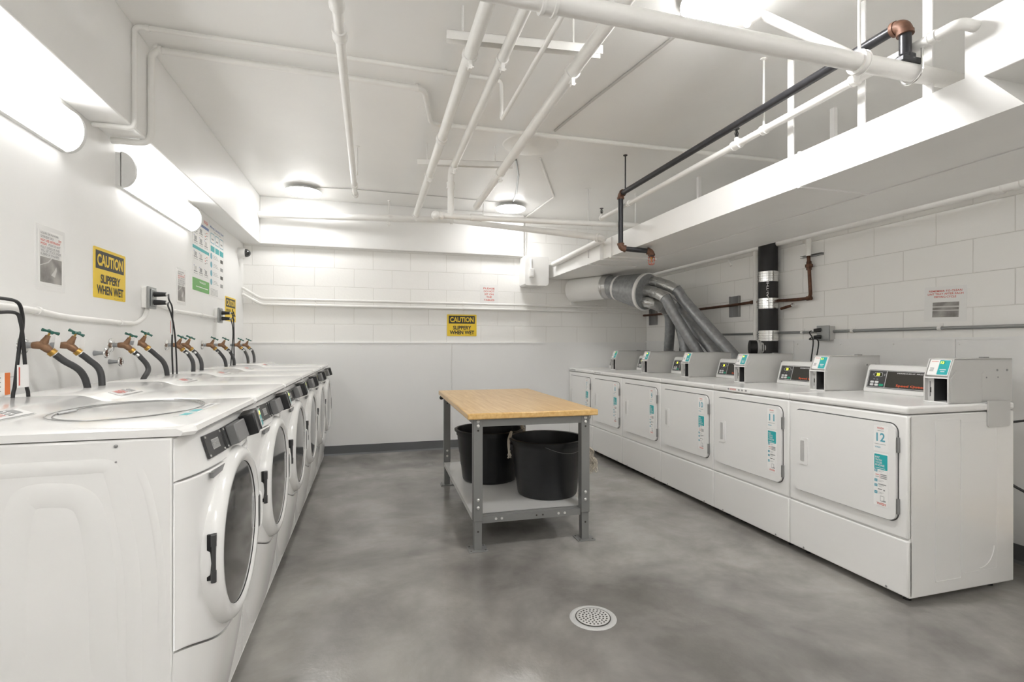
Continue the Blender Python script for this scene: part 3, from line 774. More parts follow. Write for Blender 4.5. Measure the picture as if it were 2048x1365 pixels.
# ---------------------------------------------------------------- tubs with rope handles
def tub(x, y, label, handles):
    z0 = .197
    t = thing('tub', (x, y, z0), label, 'tub', 'black plastic tubs on the workbench shelf')
    R0, R1, H = .203, .243, .375
    outer = [(0, R0-.012), (.006, R0-.004), (.02, R0), (.11, R0+.011), (.115, R0+.014), (.2, R0+.022), (.205, R0+.025), (H-.045, R1-.002), (H-.04, R1+.004), (H-.01, R1+.006)]
    rim = [(H-.012, R1+.018), (H, R1+.02), (H+.004, R1+.012), (H+.001, R1-.002)]
    inner = [(H-.03, R1-.006), (.2, R0+.015), (.02, R0-.008), (.012, R0-.02)]
    MB().lathe((x, y, z0), (0, 0, 1), outer+rim+inner, 'tub', 56).build('body', t, smooth=50)
    for ang_, mode in handles:
        d = Vector((math.cos(ang_), math.sin(ang_), 0)); s_ = Vector((-d.y, d.x, 0)); c = Vector((x, y, z0+H-.06))+d*(R1+.014)
        mb = MB()
        mb.fbox(Frame(c-d*.012, s_, (0, 0, 1)), -.05, -.02, -.02, .02, -.012, .012, 'tub').fbox(Frame(c-d*.012, s_, (0, 0, 1)), .02, -.02, .05, .02, -.012, .012, 'tub')
        mb.build('handle_lug', t)
        rp = MB()
        if mode == 'loop':
            rp.tube(spline([c+s_*.04+Vector((0, 0, -.03)), c+s_*.045+Vector((0, 0, .03))+d*.004, c+s_*.02+Vector((0, 0, .085))-d*.01, c-s_*.02+Vector((0, 0, .085))-d*.012, c-s_*.045+Vector((0, 0, .03))+d*.004, c-s_*.04+Vector((0, 0, -.03))]), .010, 'rope', 8)
            for k in range(26):
                e = c+s_*(.04 if k % 2 else -.04)+Vector((0, 0, -.03))
                rp.tube(spline([e, e+Vector((random.uniform(-.008, .008), random.uniform(-.008, .008), -.02)), e+Vector((random.uniform(-.014, .014), random.uniform(-.014, .014), -.045))], 3), .0016, 'rope', 5)
        else:
            for k in range(80):
                e = c+s_*random.uniform(-.014, .014)+Vector((0, 0, .03)); L = random.uniform(.16, .25)
                q = [e, e+d*random.uniform(.005, .02)+Vector((0, 0, -.03))]
                for j in range(1, 5): q.append(e+d*(random.uniform(.03, .095)*(1 if j > 2 else .7))+s_*random.uniform(-.03, .03)+Vector((0, 0, -.03-L*j/5)))
                rp.tube(spline(q, 4), .0017, 'rope', 5)
            rp.tube(spline([c+s_*.03+Vector((0, 0, 0)), c+Vector((0, 0, .05)), c-s_*.03]), .010, 'rope', 8)
        rp.build('rope_handle', t, )
    # thin wire on the rim
    if len(handles) > 1:
        f = []
        for k in range(13):
            a = -1.95+.11*k; rr = R1+.022; f.append((x+rr*math.cos(a), y+rr*math.sin(a), z0+H-.02-.045*math.sin(PI*k/12)))
        MB().tube(f, .0012, 'wire', 5).build('wire', t)
tub(1.160, 3.24, 'black plastic tub with a frayed rope handle, in front on the right of the shelf', ((math.radians(165), 'loop'), (math.radians(-8), 'fray')))
tub(.865, 3.70, 'black plastic tub behind on the left of the shelf', ((math.radians(-22), 'loop'),))
# dark rag hanging under the shelf
mb = MB(); c = tp(.56, .22, .0)
for k in range(16): mb.sphere((c.x+random.uniform(-.04, .035), c.y+random.uniform(-.03, .03), random.uniform(.10, .14)), random.uniform(.014, .026), 'rag', 10, (1, 1, 1.2))
for k in range(4): mb.sphere((c.x+random.uniform(-.02, .02), c.y, .155), .02, 'rag', 10, (1, 1, 1.5))
tag(mb.build('rag'), 'small crumpled black rag hanging under the workbench shelf', 'rag')

# ---------------------------------------------------------------- floor drain
p = at(1186, 1236, Z=0)
t = thing('floor_drain', (p.x, p.y, 0), 'round perforated metal floor drain in front of the workbench', 'drain')
MB().lathe((p.x, p.y, -.001), (0, 0, 1), [(0, .105), (.003, .098), (.004, .090), (.003, .082), (.002, .076)], 'shelf', 48).build('rim', t)
mb = MB().lathe((p.x, p.y, .001), (0, 0, 1), [(0, .073), (.0035, .073), (.004, .0715)], 'greyplate', 48)
g = mb.build('grate', t)
mb = MB()
for ring, nn in ((0, 1), (.015, 6), (.030, 12), (.045, 18), (.060, 23)):
    for k in range(nn):
        a = 2*PI*k/nn+ring*9; mb.cyl((p.x+ring*math.cos(a), p.y+ring*math.sin(a), .0045), (p.x+ring*math.cos(a), p.y+ring*math.sin(a), .0054), .0042, 'signblack', 8)
mb.lathe((p.x, p.y, .003), (0, 0, 1), [(0, .077), (.001, .077), (.001, .073), (0, .073)], 'signblack', 48, False)
mb.build('drain_holes', g)

# ---------------------------------------------------------------- pipes
def pipe_thing(name, pts, r, m, label, cat='pipe', group=None, couplings=(), clamps=(), seg=16, rods=(), caps=(), fit=None, elbows=()):
    """couplings: (point, axis, length, radius factor); clamps: (point, axis); rods: (point) up to the ceiling"""
    pts = [Vector(p) for p in pts]
    mb = MB().tube(pts, r, m, seg)
    if not (couplings or clamps or rods or caps or elbows):
        return tag(mb.build(name), label, cat, group)
    t = thing(name, (pts[0].x, pts[0].y, pts[0].z-r), label, cat, group)
    mb.build('tube', t)
    for c, ax, L, k in couplings:
        c = Vector(c); ax = Vector(ax).normalized(); f = fit or m
        MB().lathe(c-ax*L/2, ax, [(0, r), (0, r*k), (L*.2, r*k*1.04), (L*.25, r*k*.96), (L*.75, r*k*.96), (L*.8, r*k*1.04), (L, r*k), (L, r)], f, 20).build('coupling', t)
    for c, ax in clamps:
        c = Vector(c); ax = Vector(ax).normalized()
        mb = MB().lathe(c-ax*.012, ax, [(0, r), (0, r*1.22), (.024, r*1.22), (.024, r)], m, 20)
        mb.box(c.x-.008, c.x+.008, c.y-.014, c.y+.014, c.z-r*1.2-.035, c.z-r*1.05, m)
        mb.cyl(c+Vector((-.018, 0, -r*1.2-.02)), c+Vector((.018, 0, -r*1.2-.02)), .005, m, 8)
        mb.build('clamp', t)
    for c in rods:
        c = Vector(c); MB().cyl(c, (c.x, c.y, ZC-.002), .0055, m, 8).lathe((c.x, c.y, ZC), (0, 0, -1), [(0, .018), (.004, .018), (.01, .008)], m, 12).build('hanger_rod', t)
    for c, rr in caps: MB().sphere(c, rr, fit or m, 16).build('end_cap', t)
    for c, a, b, L in elbows:
        c = Vector(c); q = arc(c, Vector(a), Vector(b), L, 8); f = fit or m
        k = r*1.25; n = len(q)
        mb = MB().tube(q, k, f, 18)
        for e, d in ((q[0], (q[0]-q[1]).normalized()), (q[-1], (q[-1]-q[-2]).normalized())):
            mb.lathe(e-d*.012, d, [(0, k), (0, k*1.12), (.014, k*1.12), (.014, r)], f, 18)
        mb.build('elbow', t)
    return t
Y_ = Vector((0, 1, 0)); X_ = Vector((1, 0, 0)); Z_ = Vector((0, 0, 1))
# three drain pipes running away from the camera
xa, xb_, xc = .445, .60, .955
pipe_thing('ceiling_pipe', [(xa, -2.5, 2.555), (xa, 2.15, 2.545), (xa, 5.15, 2.51)], .030, 'pipe', 'thick white painted pipe hung left of two others under the ceiling', group=None,
           clamps=[((xa, 2.3, 2.545), Y_), ((xa, 3.95, 2.53), Y_), ((xa, 5.12, 2.51), Y_)], couplings=[((xa, 3.25, 2.53), Y_, .05, 1.2)])
pb = [(xb_, -2.5, 2.56), (xb_, 2.2, 2.55), (xb_, 3.84, 2.53), (xb_, 3.87, 2.50), (xb_, 3.88, 2.19)]
pipe_thing('ceiling_pipe', pb[:2]+bend(pb[2-1:], .05)[1:], .025, 'pipe', 'white painted pipe between two thicker ones, dropping onto a cross pipe',
           clamps=[((xb_, 2.3, 2.55), Y_), ((xb_, 3.72, 2.53), Y_)], couplings=[((xb_, 3.88, 2.43), Z_, .05, 1.25)])
pipe_thing('ceiling_pipe', [(xc, -2.5, 2.555), (xc, 2.15, 2.54), (xc, 4.62, 2.49)], .031, 'pipe', 'thick white painted pipe rightmost of the three hung side by side',
           clamps=[((xc, 2.3, 2.54), Y_), ((xc, 3.72, 2.51), Y_)])
# unistrut channels
for k, (a, b, l) in enumerate((((893, 73), (1203, 104), 'white channel strut carrying the three pipes near the camera'), ((835, 325), (1026, 331), 'white channel strut carrying the three pipes farther back'))):
    A, B = at(*a, Z=2.597), at(*b, Z=2.597); d = (B-A).normalized(); N_ = Vector((-d.y, d.x, 0))
    t = thing('channel_strut', (A+B)/2, l, 'strut', None)
    f = Frame((A+B)/2, d, Z_); L = (B-A).length/2
    mb = MB().fbox(f, -L, -.02, L, .02, -.021, -.018, 'pipe').fbox(f, -L, -.02, L, .02, .018, .021, 'pipe').fbox(f, -L, .017, L, .02, -.021, .021, 'pipe')
    mb.build('channel', t)
    for s_ in (-.8, .62): c = f.p(s_*L, 0); MB().cyl(c, (c.x, c.y, ZC), .005, 'pipe', 8).build('hanger_rod', t)
# capped pipe on the left
x = -.125
pipe_thing('ceiling_pipe', [(x, -2.5, 2.53), (x, 1.9, 2.53), (x, 4.55, 2.50)], .021, 'pipe', 'slim white capped pipe hanging left of the others',
           couplings=[((x, 2.05, 2.53), Y_, .09, 1.45), ((x, 2.27, 2.53), Y_, .07, 1.5), ((x, 4.3, 2.50), Y_, .035, 1.4), ((x, 4.56, 2.50), Y_, .05, 1.35)], rods=[(x+.028, 4.1, 2.52)])
# big cross pipe near the camera with its ring hangers
yp = 1.47
pipe_thing('cross_pipe', [(-.2+.4, yp, 2.262), (3.3, yp, 2.262)], .032, 'pipe', 'large white pipe crossing the top of the picture to the duct',
           rods=[(.95+.82-.0, yp, 2.30), (.53+.0, yp, 2.30)], couplings=[((1.77, yp, 2.262), X_, .03, 1.35), ((.53, yp, 2.262), X_, .05, 1.3)])
p1 = at(1520, 28, Z=2.66); p2 = at(1704, 112, Z=2.40); p0 = at(1494, 46, Z=2.60)
pipe_thing('branch_pipe', bend([p0, p1, p2, (2.04, 1.70, 2.36)], .03), .019, 'pipe', 'short white branch pipe slanting from the ceiling down to the sprinkler pipe')
# black iron line
xk, zk = 2.0, 2.45
A = Vector((xk, yp, zk)); B = Vector((xk, 3.78, zk)); C = Vector((xk, 3.78, 2.045)); D = Vector((xk+.335, 3.70, 2.02)); 
Cc = at(1240, 497, Y=3.78); Cc.x = xk; D = at(1303, 503, Y=3.70); E = D+Vector((0, 0, -.05))
pipe_thing('sprinkler_line', bend([(xk, yp, 2.30), A, B, Cc, D, E], .035), .021, 'iron', 'black iron pipe running back beside the duct with rusty elbows', fit='rust',
           elbows=[(A, (xk, yp, 2.3), B, .045), (B, A, Cc, .04), (Cc, B, D, .04), (D, Cc, E, .035)], rods=[(xk, 3.70, 2.45)])
t = thing('pipe_saddle', (xk, yp, 2.29), 'black saddle clamp with a steel bolt where the black pipe meets the cross pipe', 'clamp')
MB().box(xk-.05, xk+.05, yp-.032, yp+.032, 2.285, 2.305, 'iron').lathe((xk, yp, 2.29), Z_, [(0, .034), (.03, .034), (.035, .026)], 'iron', 6).build('saddle', t, bevel=.003)
q = [(xk+.03, yp+.042*math.cos(a), 2.262+.042*math.sin(a)) for a in [PI*1.0+PI*i/14 for i in range(15)]]
MB().tube([(xk+.03, yp-.042, 2.335)]+q+[(xk+.03, yp+.042, 2.335)], .005, 'chrome', 8).build('u_bolt', t)
t = thing('sprinkler_head', E+Vector((0, 0, -.045)), 'sprinkler head in a red wire cage at the end of the black pipe', 'sprinkler')
e0 = E+Vector((0, 0, -.0))
MB().lathe(e0, -Z_, [(0, .012), (.012, .012), (.014, .006), (.035, .004), (.036, .014), (.038, .014)], 'brass', 12).build('head', t)
mb = MB()
for z, r_ in ((0, .028), (-.025, .030), (-.055, .024)): mb.tube([e0+Vector((r_*math.cos(a), r_*math.sin(a), z)) for a in [2*PI*i/20 for i in range(20)]], .0018, 'redwire', 6, closed=True)
for i in range(6):
    a = 2*PI*i/6; mb.tube([e0+Vector((r_*math.cos(a), r_*math.sin(a), z)) for z, r_ in ((0, .028), (-.025, .030), (-.055, .024), (-.064, .008))], .0018, 'redwire', 6)
mb.build('wire_cage', t)
# white sprinkler pipe beside it
xs, zs = 2.045, 2.36
xs = 2.045
pipe_thing('sprinkler_pipe', bend([(2.25, 1.31, zs), (xs, 1.31, zs), (xs, 4.22, zs)], .03), .0195, 'pipe', 'white painted sprinkler pipe running below the black pipe',
           couplings=[((xs, 2.46, zs), Y_, .06, 1.4), ((xs, 2.25, zs), Y_, .03, 1.3), ((xs, 3.72, zs), Y_, .03, 1.3), ((xs, 1.72, zs), Y_, .03, 1.35), ((xs, 1.40, zs), Y_, .03, 1.2)],
           rods=[(xs, 2.25, zs+.02), ], caps=[((xs, 4.225, zs), .028)])
def upright(x, y, z, label):
    t = thing('sprinkler_head', (x, y, z), label, 'sprinkler', None)
    MB().lathe((x, y, z), Z_, [(0, .013), (.02, .013), (.022, .01)], 'pipe', 12).build('socket', t)
    mb = MB().lathe((x, y, z+.022), Z_, [(0, .007), (.03, .005), (.03, .003), (.048, .003), (.048, .017), (.051, .017)], 'charcoal', 12)
    for s_ in (-1, 1): mb.tube([(x+s_*.006, y, z+.025), (x+s_*.012, y, z+.045), (x+s_*.003, y, z+.068)], .0025, 'charcoal', 6)
    mb.build('deflector', t)
upright(xs, 4.23, zs+.02, 'small upright sprinkler at the far end of the white sprinkler pipe')
upright(xs, 2.46, zs+.02, 'small upright sprinkler midway along the white sprinkler pipe')
# cross pipe at the back
ycp = 3.88
pipe_thing('cross_pipe', [(.49, ycp, 2.195), (.955, ycp, 2.197), (2.6, ycp, 2.235)], .022, 'pipe', 'white cross pipe with a round cap, under the drain pipes at the back',
           caps=[((.485, ycp, 2.195), .034)], couplings=[((.53, ycp, 2.195), X_, .03, 1.3), ((.80, ycp, 2.197), X_, .09, 1.25)])
# beam pipe and its slanting continuation
S0 = at(518, 429, Y=5.66); S1 = at(903, 441, Y=5.5); S2 = at(1210, 477, X=2.045); S3 = at(1107, 529, X=2.05)
pipe_thing('beam_pipe', [S0, S1], .034, 'pipe', 'thick white pipe along the face of the back beam', couplings=[(S1, S1-S0, .03, 1.2)], rods=[(S0.lerp(S1, .66).x, S0.lerp(S1, .66).y, 2.56)], clamps=[(S0.lerp(S1, .66), X_)])
pipe_thing('slanting_pipe', bend([S1+Vector((.02, 0, 0)), S2, S3], .06), .030, 'pipe', 'white pipe slanting from the back beam to the duct and back along it', couplings=[(S2.lerp(S1, .04), S2-S1, .03, 1.3)], rods=[(S1.lerp(S2, .24)+Vector((0, 0, .03)))])
# conduits wrapping the left beam
def conduit(pts, r, m, label, clips=(), name='conduit', bendr=.04, cat='conduit', boxes=()):
    q = bend(pts, bendr)
    if not clips: return tag(MB().tube(q, r, m, 12).build(name), label, cat)
    t = thing(name, q[0], label, cat); MB().tube(q, r, m, 12).build('tube', t)
    for c, ax in clips:
        c = Vector(c); MB().lathe(c-Vector(ax)*.008, ax, [(0, r), (0, r*1.35), (.016, r*1.35), (.016, r)], m, 12).build('clip', t)
    return t
zc1 = ZC-.018
c1 = at(268, 52, Z=zc1); c1.x = XB+.014
e1 = at(1003, 162, Z=zc1); dn = e1.copy(); dn.z = 2.50
conduit([(XL+.015, c1.y, ZB-.014), (XB+.014, c1.y, ZB-.014), c1, e1, dn, (dn.x+.0, 1.49, 2.50)], .0115, 'pipe', 'thin white conduit wrapping the left beam and crossing the ceiling, nearer of two', clips=[(c1.lerp(e1, .03), X_), (c1.lerp(e1, .82), X_)], bendr=.03)
c2 = at(303, 98, Z=ZC-.025); c2.x = XB+.018
f1 = at(848, 178, Z=ZC-.025); f2 = at(862, 247, Z=ZC-.025); f3 = at(1556, 322, Z=ZC-.025)
conduit([(XL+.015, c2.y, ZB-.018), (XB+.018, c2.y, ZB-.018), c2, f1, f2, f3], .0165, 'pipe', 'white conduit wrapping the left beam, farther and thicker of two, jogging at the drain pipes', clips=[(c2.lerp(f1, .03), X_), (c2.lerp(f1, .97), X_), (f2.lerp(f3, .05), X_)], bendr=.06)
# ceiling disc, flex conduits and cables
p = at(1061, 291, Z=ZC-.006)
tag(MB().lathe((p.x, p.y, ZC), (0, 0, -1), [(0, .215), (.006, .21), (.010, .185), (.012, .17), (.014, .01)], 'pipe', 48).build('ceiling_cover'), 'round white cover plate on the ceiling above the pipes', 'cover plate')
g = [at(u, v, Z=ZC-.008) for u, v in ((1400, 10), (1356, 68), (1180, 205), (1110, 262))]
tag(MB().tube(g, .008, 'greyplate', 8).build('flexible_conduit'), 'grey flexible conduit crossing the ceiling from the large round light', 'conduit')
g = [at(u, v, Z=ZC-.008) for u, v in ((1032, 320), (1037, 350), (1033, 385), (1026, 405))]
tag(MB().tube(g, .008, 'pipegrey', 8).build('flexible_conduit'), 'short grey conduit from the round cover plate to the back ceiling light', 'conduit')
g = [at(u, v, Z=ZC-.006) for u, v in ((632, 375), (700, 378), (780, 385), (880, 393), (1000, 405))]
tag(MB().tube(g, .004, 'greyplate', 8).build('cable'), 'thin grey cable between the two back ceiling lights', 'cable')
g = [at(u, v, Z=ZC-.010) for u, v in ((1080, 318), (1108, 394), (1056, 436))]
g = [Vector(q) for q in g]; g[2].y = 5.70; g.append(Vector((g[2].x, YBM-.012+.07*0, ZC-.012))); top = Vector((1.80, YB-.012, ZC-.02))
tag(MB().tube(bend([g[0], g[1], (1.80, 5.78, ZC-.012), (1.80, YB-.01, 2.22), (1.80, 5.57, 2.20), (1.80, 5.568, 2.08)], .02), .010, 'pipe', 10).build('conduit'), 'white conduit from the round cover plate down to the small switch box', 'conduit')
# back wall: box, switch, twin pipes
mb = MB(); fr = Frame((0, 5.577, 0), X_, Z_)
mb.fpoly(fr, [(1.725, 2.23), (1.725, 1.905), (1.745, 1.888), (1.98, 1.888), (2.005, 1.895), (2.02, 1.92), (2.02, 2.23)], -.222, 0, 'duct')
tag(mb.build('duct_boot', bevel=.004), 'white sheet metal duct end on the back wall left of the main duct', 'duct')
t = thing('switch_box', (1.80, 5.56, 1.98), 'small white electrical box on the white duct end', 'electrical box')
MB().box(1.775, 1.83, 5.545, 5.577, 1.985, 2.085, 'pipe').build('box', t, bevel=.004)
MB().box(1.785, 1.82, 5.542, 5.545, 2.0, 2.07, 'panel').build('cover', t)
for k, (va, vb, vl, l) in enumerate(((598, 618, 577, 'upper of two thin white pipes along the back wall'), (609, 627, 589, 'lower of two thin white pipes along the back wall'))):
    a = at(522, va, Y=5.765); b = at(1283, vb, Y=5.765); c = at(486, vl, Y=5.74); c.x = XL+.012
    d = a.copy(); d.z = b.z = (a.z+b.z)/2
    conduit([(XL+.004, c.y-.0, c.z), c, a, b], .015, 'pipe', l, clips=[(a.lerp(b, .12), X_), (a.lerp(b, .48), X_), (a.lerp(b, .86), X_)], name='wall_pipe')

# ---------------------------------------------------------------- ducts on the right
t = thing('air_duct', (2.35, 3.5, 2.01), 'long white rectangular air duct hung along the right side', 'duct')
mb = MB(); q = [(4.36, 2.01), (4.36, 2.187), (1.30, 2.187), (1.165, 2.012)]
mb.add([(x, y, z) for x in (2.12, 2.575) for y, z in q], [(0, 1, 2, 3), (7, 6, 5, 4), (0, 4, 5, 1), (1, 5, 6, 2), (2, 6, 7, 3), (3, 7, 4, 0)], 'duct'); mb.build('main_section', t)
mb = MB().box(2.085, 2.575, 4.35, 5.79, 2.0, 2.172, 'duct'); mb.build('end_section', t, bevel=.003)
MB().box(2.1215, 3.30, -1.2, 1.345, 2.165, 2.40, 'duct').build('raised_section', t, bevel=.003)
for y in (2.15, 1.76, 4.59, 1.48):
    y2 = {2.15: 2.14, 4.59: 4.60}.get(y, y)
    mb = MB().box(2.112, 2.1195, y2-.018, y2+.018, 2.008, ZC, 'duct') if y == 2.15 else MB().box(2.13, 2.136, y2-.018, y2+.018, 2.18, ZC, 'duct') if y != 4.59 else MB().cyl((2.09-.012, 4.60, 2.06), (2.09-.012, 4.60, ZC), .006, 'duct', 8).box(2.065, 2.60, 4.585, 4.615, 1.99, 1.998, 'duct').cyl((2.60, 4.60, 2.0), (2.60, 4.60, ZC), .006, 'duct', 8).lathe((2.078, 4.6, ZC), -Z_, [(0, .03), (.003, .03)], 'duct', 12)
    mb.build('hanger_strap', t)
MB().box(2.108, 2.58, 4.165, 4.20, 1.995, 2.18, 'duct').build('flange', t); MB().box(2.113, 2.58, 2.08, 2.095, 2.004, 2.19, 'duct').build('flange', t)
t = thing('air_duct', (2.83, 3.5, 2.0), 'wide flat white duct between the main duct and the right wall', 'duct')
MB().box(2.581, 3.07, .2, 5.79, 2.006, 2.15, 'duct').build('main_section', t, bevel=.003)
for y in (1.2, 2.6, 4.0): MB().box(2.9, 2.93, y-.015, y+.015, 2.15, ZC, 'duct').build('hanger_strap', t)
tag(MB().tube([(3.385, -.5, 2.075), (3.385, 5.78, 2.075)], .024, 'pipe', 14).lathe((3.385, 1.87, 2.075), Y_, [(0, .024), (0, .036), (.03, .036), (.035, .028), (.08, .028), (.085, .036), (.12, .036), (.12, .024)], 'pipe', 18).build('wall_pipe'), 'white painted pipe high on the right wall under the duct', 'pipe')

# exhaust manifold with its hoses
t = thing('exhaust_manifold', (2.72, 5.2, 1.72), 'galvanised cone shaped exhaust manifold with a white end at the back wall', 'duct')
Q0, Q1, Q2 = Vector((2.47, 5.62, 1.865)), Vector((2.66, 5.28, 1.868)), Vector((2.845, 4.79, 1.765))
mb = MB().lathe(Q0+(Q0-Q1).normalized()*.16, Q1-Q0, [(0, .14), (.16, .14), ((Q1-Q0).length+.10, .138)], 'duct', 36); mb.build('white_collar', t, smooth=50)
MB().lathe(Q1-(Q1-Q0).normalized()*.07, Q1-Q0, [(0, .139), (.01, .145), (.03, .138), (.05, .146), (.085, .140)], 'foil', 36).build('foil_joint', t)
ax = (Q2-Q1).normalized(); L = (Q2-Q1).length
MB().lathe(Q1, ax, [(0, .132), (.12, .137), (L*.55, .165), (L, .198), (L+.002, .19)], 'steel', 40).build('cone', t, smooth=50)
MB().lathe(Q1+ax*.13, ax, [(0, .139), (.0, .143), (.03, .146), (.03, .142)], 'duct', 36, False).build('band', t)
MB().lathe(Q1+ax*(L-.035), ax, [(0, .190), (.0, .199), (.037, .205), (.040, .19)], 'duct', 40, False).build('band', t)
MB().box(2.40-.02, 2.40+.02, YB-.03, YB, 1.68, 1.97, 'duct').build('bracket', t)
f = Frame(Q2, X_, Z_)
def hose(p0, uvx, label, foil=0):
    """p0 = start on the manifold face, then picture points on given planes"""
    p0 = Vector(p0); pts = [p0, p0+ax*.10]
    for u, v, Xp in uvx: pts.append(at(u, v, X=Xp))
    e = pts[-1].copy(); q = pts[-1]-pts[-2]; e = pts[-1]+q.normalized()*.28; pts.append(e)
    s_ = spline(pts, 8); t = thing('exhaust_hose', e, label, 'exhaust duct', 'galvanised exhaust hoses behind the dryers')
    k = 17+foil
    MB().tube(s_[k-1:], .054, 'steel', 18).build('tube', t, smooth=60)
    el = s_[:k]; MB().tube(el, .057, 'foil', 18).build('elbow', t, smooth=60)
    for i in (8, 12, k-1):
        if i < len(s_)-1: d = (s_[i+1]-s_[i]).normalized(); MB().lathe(s_[i]-d*.006, d, [(0, .056), (0, .060), (.010, .060), (.010, .056)], 'foil', 18).build('seam_ring', t)
    return t
n1 = ax.cross(Z_).normalized(); n2 = n1.cross(ax).normalized()
def mf(a, b): return Q2+n1*a+n2*b-ax*.01
S = -1 if n1.x < 0 else 1
hose(mf(S*.06, .11), [(1352, 580, 3.02), (1372, 606, 3.08), (1462, 706, 3.24)], 'topmost galvanised exhaust hose, reaching farthest right')
hose(mf(S*-.02, .01), [(1330, 596, 2.90), (1344, 622, 2.95), (1396, 706, 3.16)], 'galvanised exhaust hose in front, left of the topmost one')
hose(mf(S*.10, .0), [(1352, 606, 3.10), (1366, 630, 3.16), (1430, 706, 3.28)], 'galvanised exhaust hose under the topmost one')
hose(mf(S*-.02, -.11), [(1334, 622, 3.06), (1340, 650, 3.16), (1337, 706, 3.24)], 'galvanised exhaust hose leftmost of all, nearly upright')
hose(mf(S*.07, -.08), [(1352, 634, 3.18), (1362, 660, 3.26), (1372, 706, 3.30)], 'galvanised exhaust hose half hidden behind the front one')

# ---------------------------------------------------------------- right wall services
XW = 3.355
b = at(1536, 600, X=XW)
t = thing('soil_pipe', (b.x, b.y, .3), 'thick black cast iron pipe standing against the right wall with steel band couplings', 'pipe')
sp_ = MB().cyl((b.x, b.y, .3), (b.x, b.y, 2.5), .078, 'castiron', 36)
sp_.text(Frame((b.x-.055, b.y-.058, 1.70), (0, 0, 1), (-.55, .83, 0)), 'CHAI-THE', -.16, -.008, .06, .010, .004, 'wlet')
sp_.build('tube', t)
for v in (553, 607, 672):
    z = at(1536, v, X=XW-.04).z
    pr = [(0, .078), (0, .083)]
    for i in range(4): pr += [(.006+i*.021, .083), (.008+i*.021, .088), (.020+i*.021, .088), (.022+i*.021, .083)]
    pr += [(.09, .083), (.09, .078)]
    MB().lathe((b.x, b.y, z-.045), Z_, pr, 'chrome', 36).build('band_coupling', t)
e = at(1499, 696, X=XW-.13)
br = MB().cyl(e, (b.x-.02, b.y-.0, e.z+.0), .062, 'castiron', 28); br.build('branch', t)
d = (Vector((b.x, b.y, e.z))-e).normalized()
pr = [(0, .063), (0, .068)]
for i in range(4): pr += [(.004+i*.016, .068), (.006+i*.016, .072), (.014+i*.016, .072), (.016+i*.016, .068)]
MB().lathe(e+d*.055, d, pr+[(.07, .068), (.07, .063)], 'shelf', 28).build('branch_coupling', t)
MB().lathe(e-d*.004, d, [(0, .052), (.004, .066), (.055, .066)], 'rust' if 0 else 'castiron', 28).build('end_cap', t)
# wall cut-out stain behind the pipe
# copper line
cp = [at(u, v, X=3.40) for u, v in ((1283, 632), (1330, 628), (1470, 610), (1505, 605), (1590, 600), (1618, 597), (1621, 590), (1617, 512))]
t = thing('copper_pipe', cp[0], 'tarnished copper pipe along the right wall turning up beside the black pipe', 'pipe')
MB().tube(bend(cp, .04), .0135, 'copper', 12).build('tube', t)
for i in (1, 3, 5): MB().lathe(cp[i]-Y_*.02, Y_, [(0, .0135), (0, .018), (.04, .018), (.04, .0135)], 'copper', 12).build('coupling', t)
u_ = at(1618, 533, X=3.40)
MB().lathe(u_-Z_*.03, Z_, [(0, .0135), (0, .02), (.02, .02), (.022, .028), (.045, .028), (.048, .02), (.07, .018)], 'copper', 8).build('union', t)
MB().cyl(cp[-1], (cp[-1].x, cp[-1].y, 2.1), .020, 'pipe', 12).build('painted_end', t)
def strut_plate(u0, v0, u1, v1, label, horizontal=False):
    a = at(u0, v0, X=XR); b = at(u1, v1, X=XR); y0, y1 = min(a.y, b.y), max(a.y, b.y); z0, z1 = min(a.z, b.z), max(a.z, b.z)
    mb = MB().box(XR-.004, XR, y0, y1, z0, z1, 'wire').box(XR-.03, XR, y0, y0+.004, z0, z1, 'wire').box(XR-.03, XR, y1-.004, y1, z0, z1, 'wire')
    if horizontal: mb = MB().box(XR-.004, XR, y0, y1, z0, z1, 'wire').box(XR-.03, XR, y0, y1, z0, z0+.004, 'wire').box(XR-.03, XR, y0, y1, z1-.004, z1, 'wire')
    tag(mb.build('wall_bracket'), label, 'bracket')
strut_plate(1463, 594, 1481, 634, 'upright steel channel bracket behind the copper pipe, left of the black pipe')
strut_plate(1302, 618, 1315, 650, 'small upright steel channel bracket behind the exhaust manifold')
strut_plate(1606, 518, 1648, 505, 'horizontal steel channel bracket at the top of the copper pipe', True)
v = at(1585, 611, X=3.39)
t = thing('pipe_stub', v, 'short copper stub end right of the black pipe', 'pipe'); MB().cyl((3.39, v.y+.12, v.z-.02), (3.39, v.y, v.z), .012, 'copper', 12).build('tube', t); MB().lathe((3.39, v.y, v.z), -Y_, [(0, .017), (.008, .017), (.01, .012)], 'chrome', 12).build('cap', t)
# white vertical pipe left of the black one
a = at(1512, 500, X=3.40); 
tag(MB().cyl((3.405, a.y, .9), (3.405, a.y, 2.06), .028, 'pipe', 18).build('wall_pipe'), 'white painted upright pipe just left of the black pipe', 'pipe')
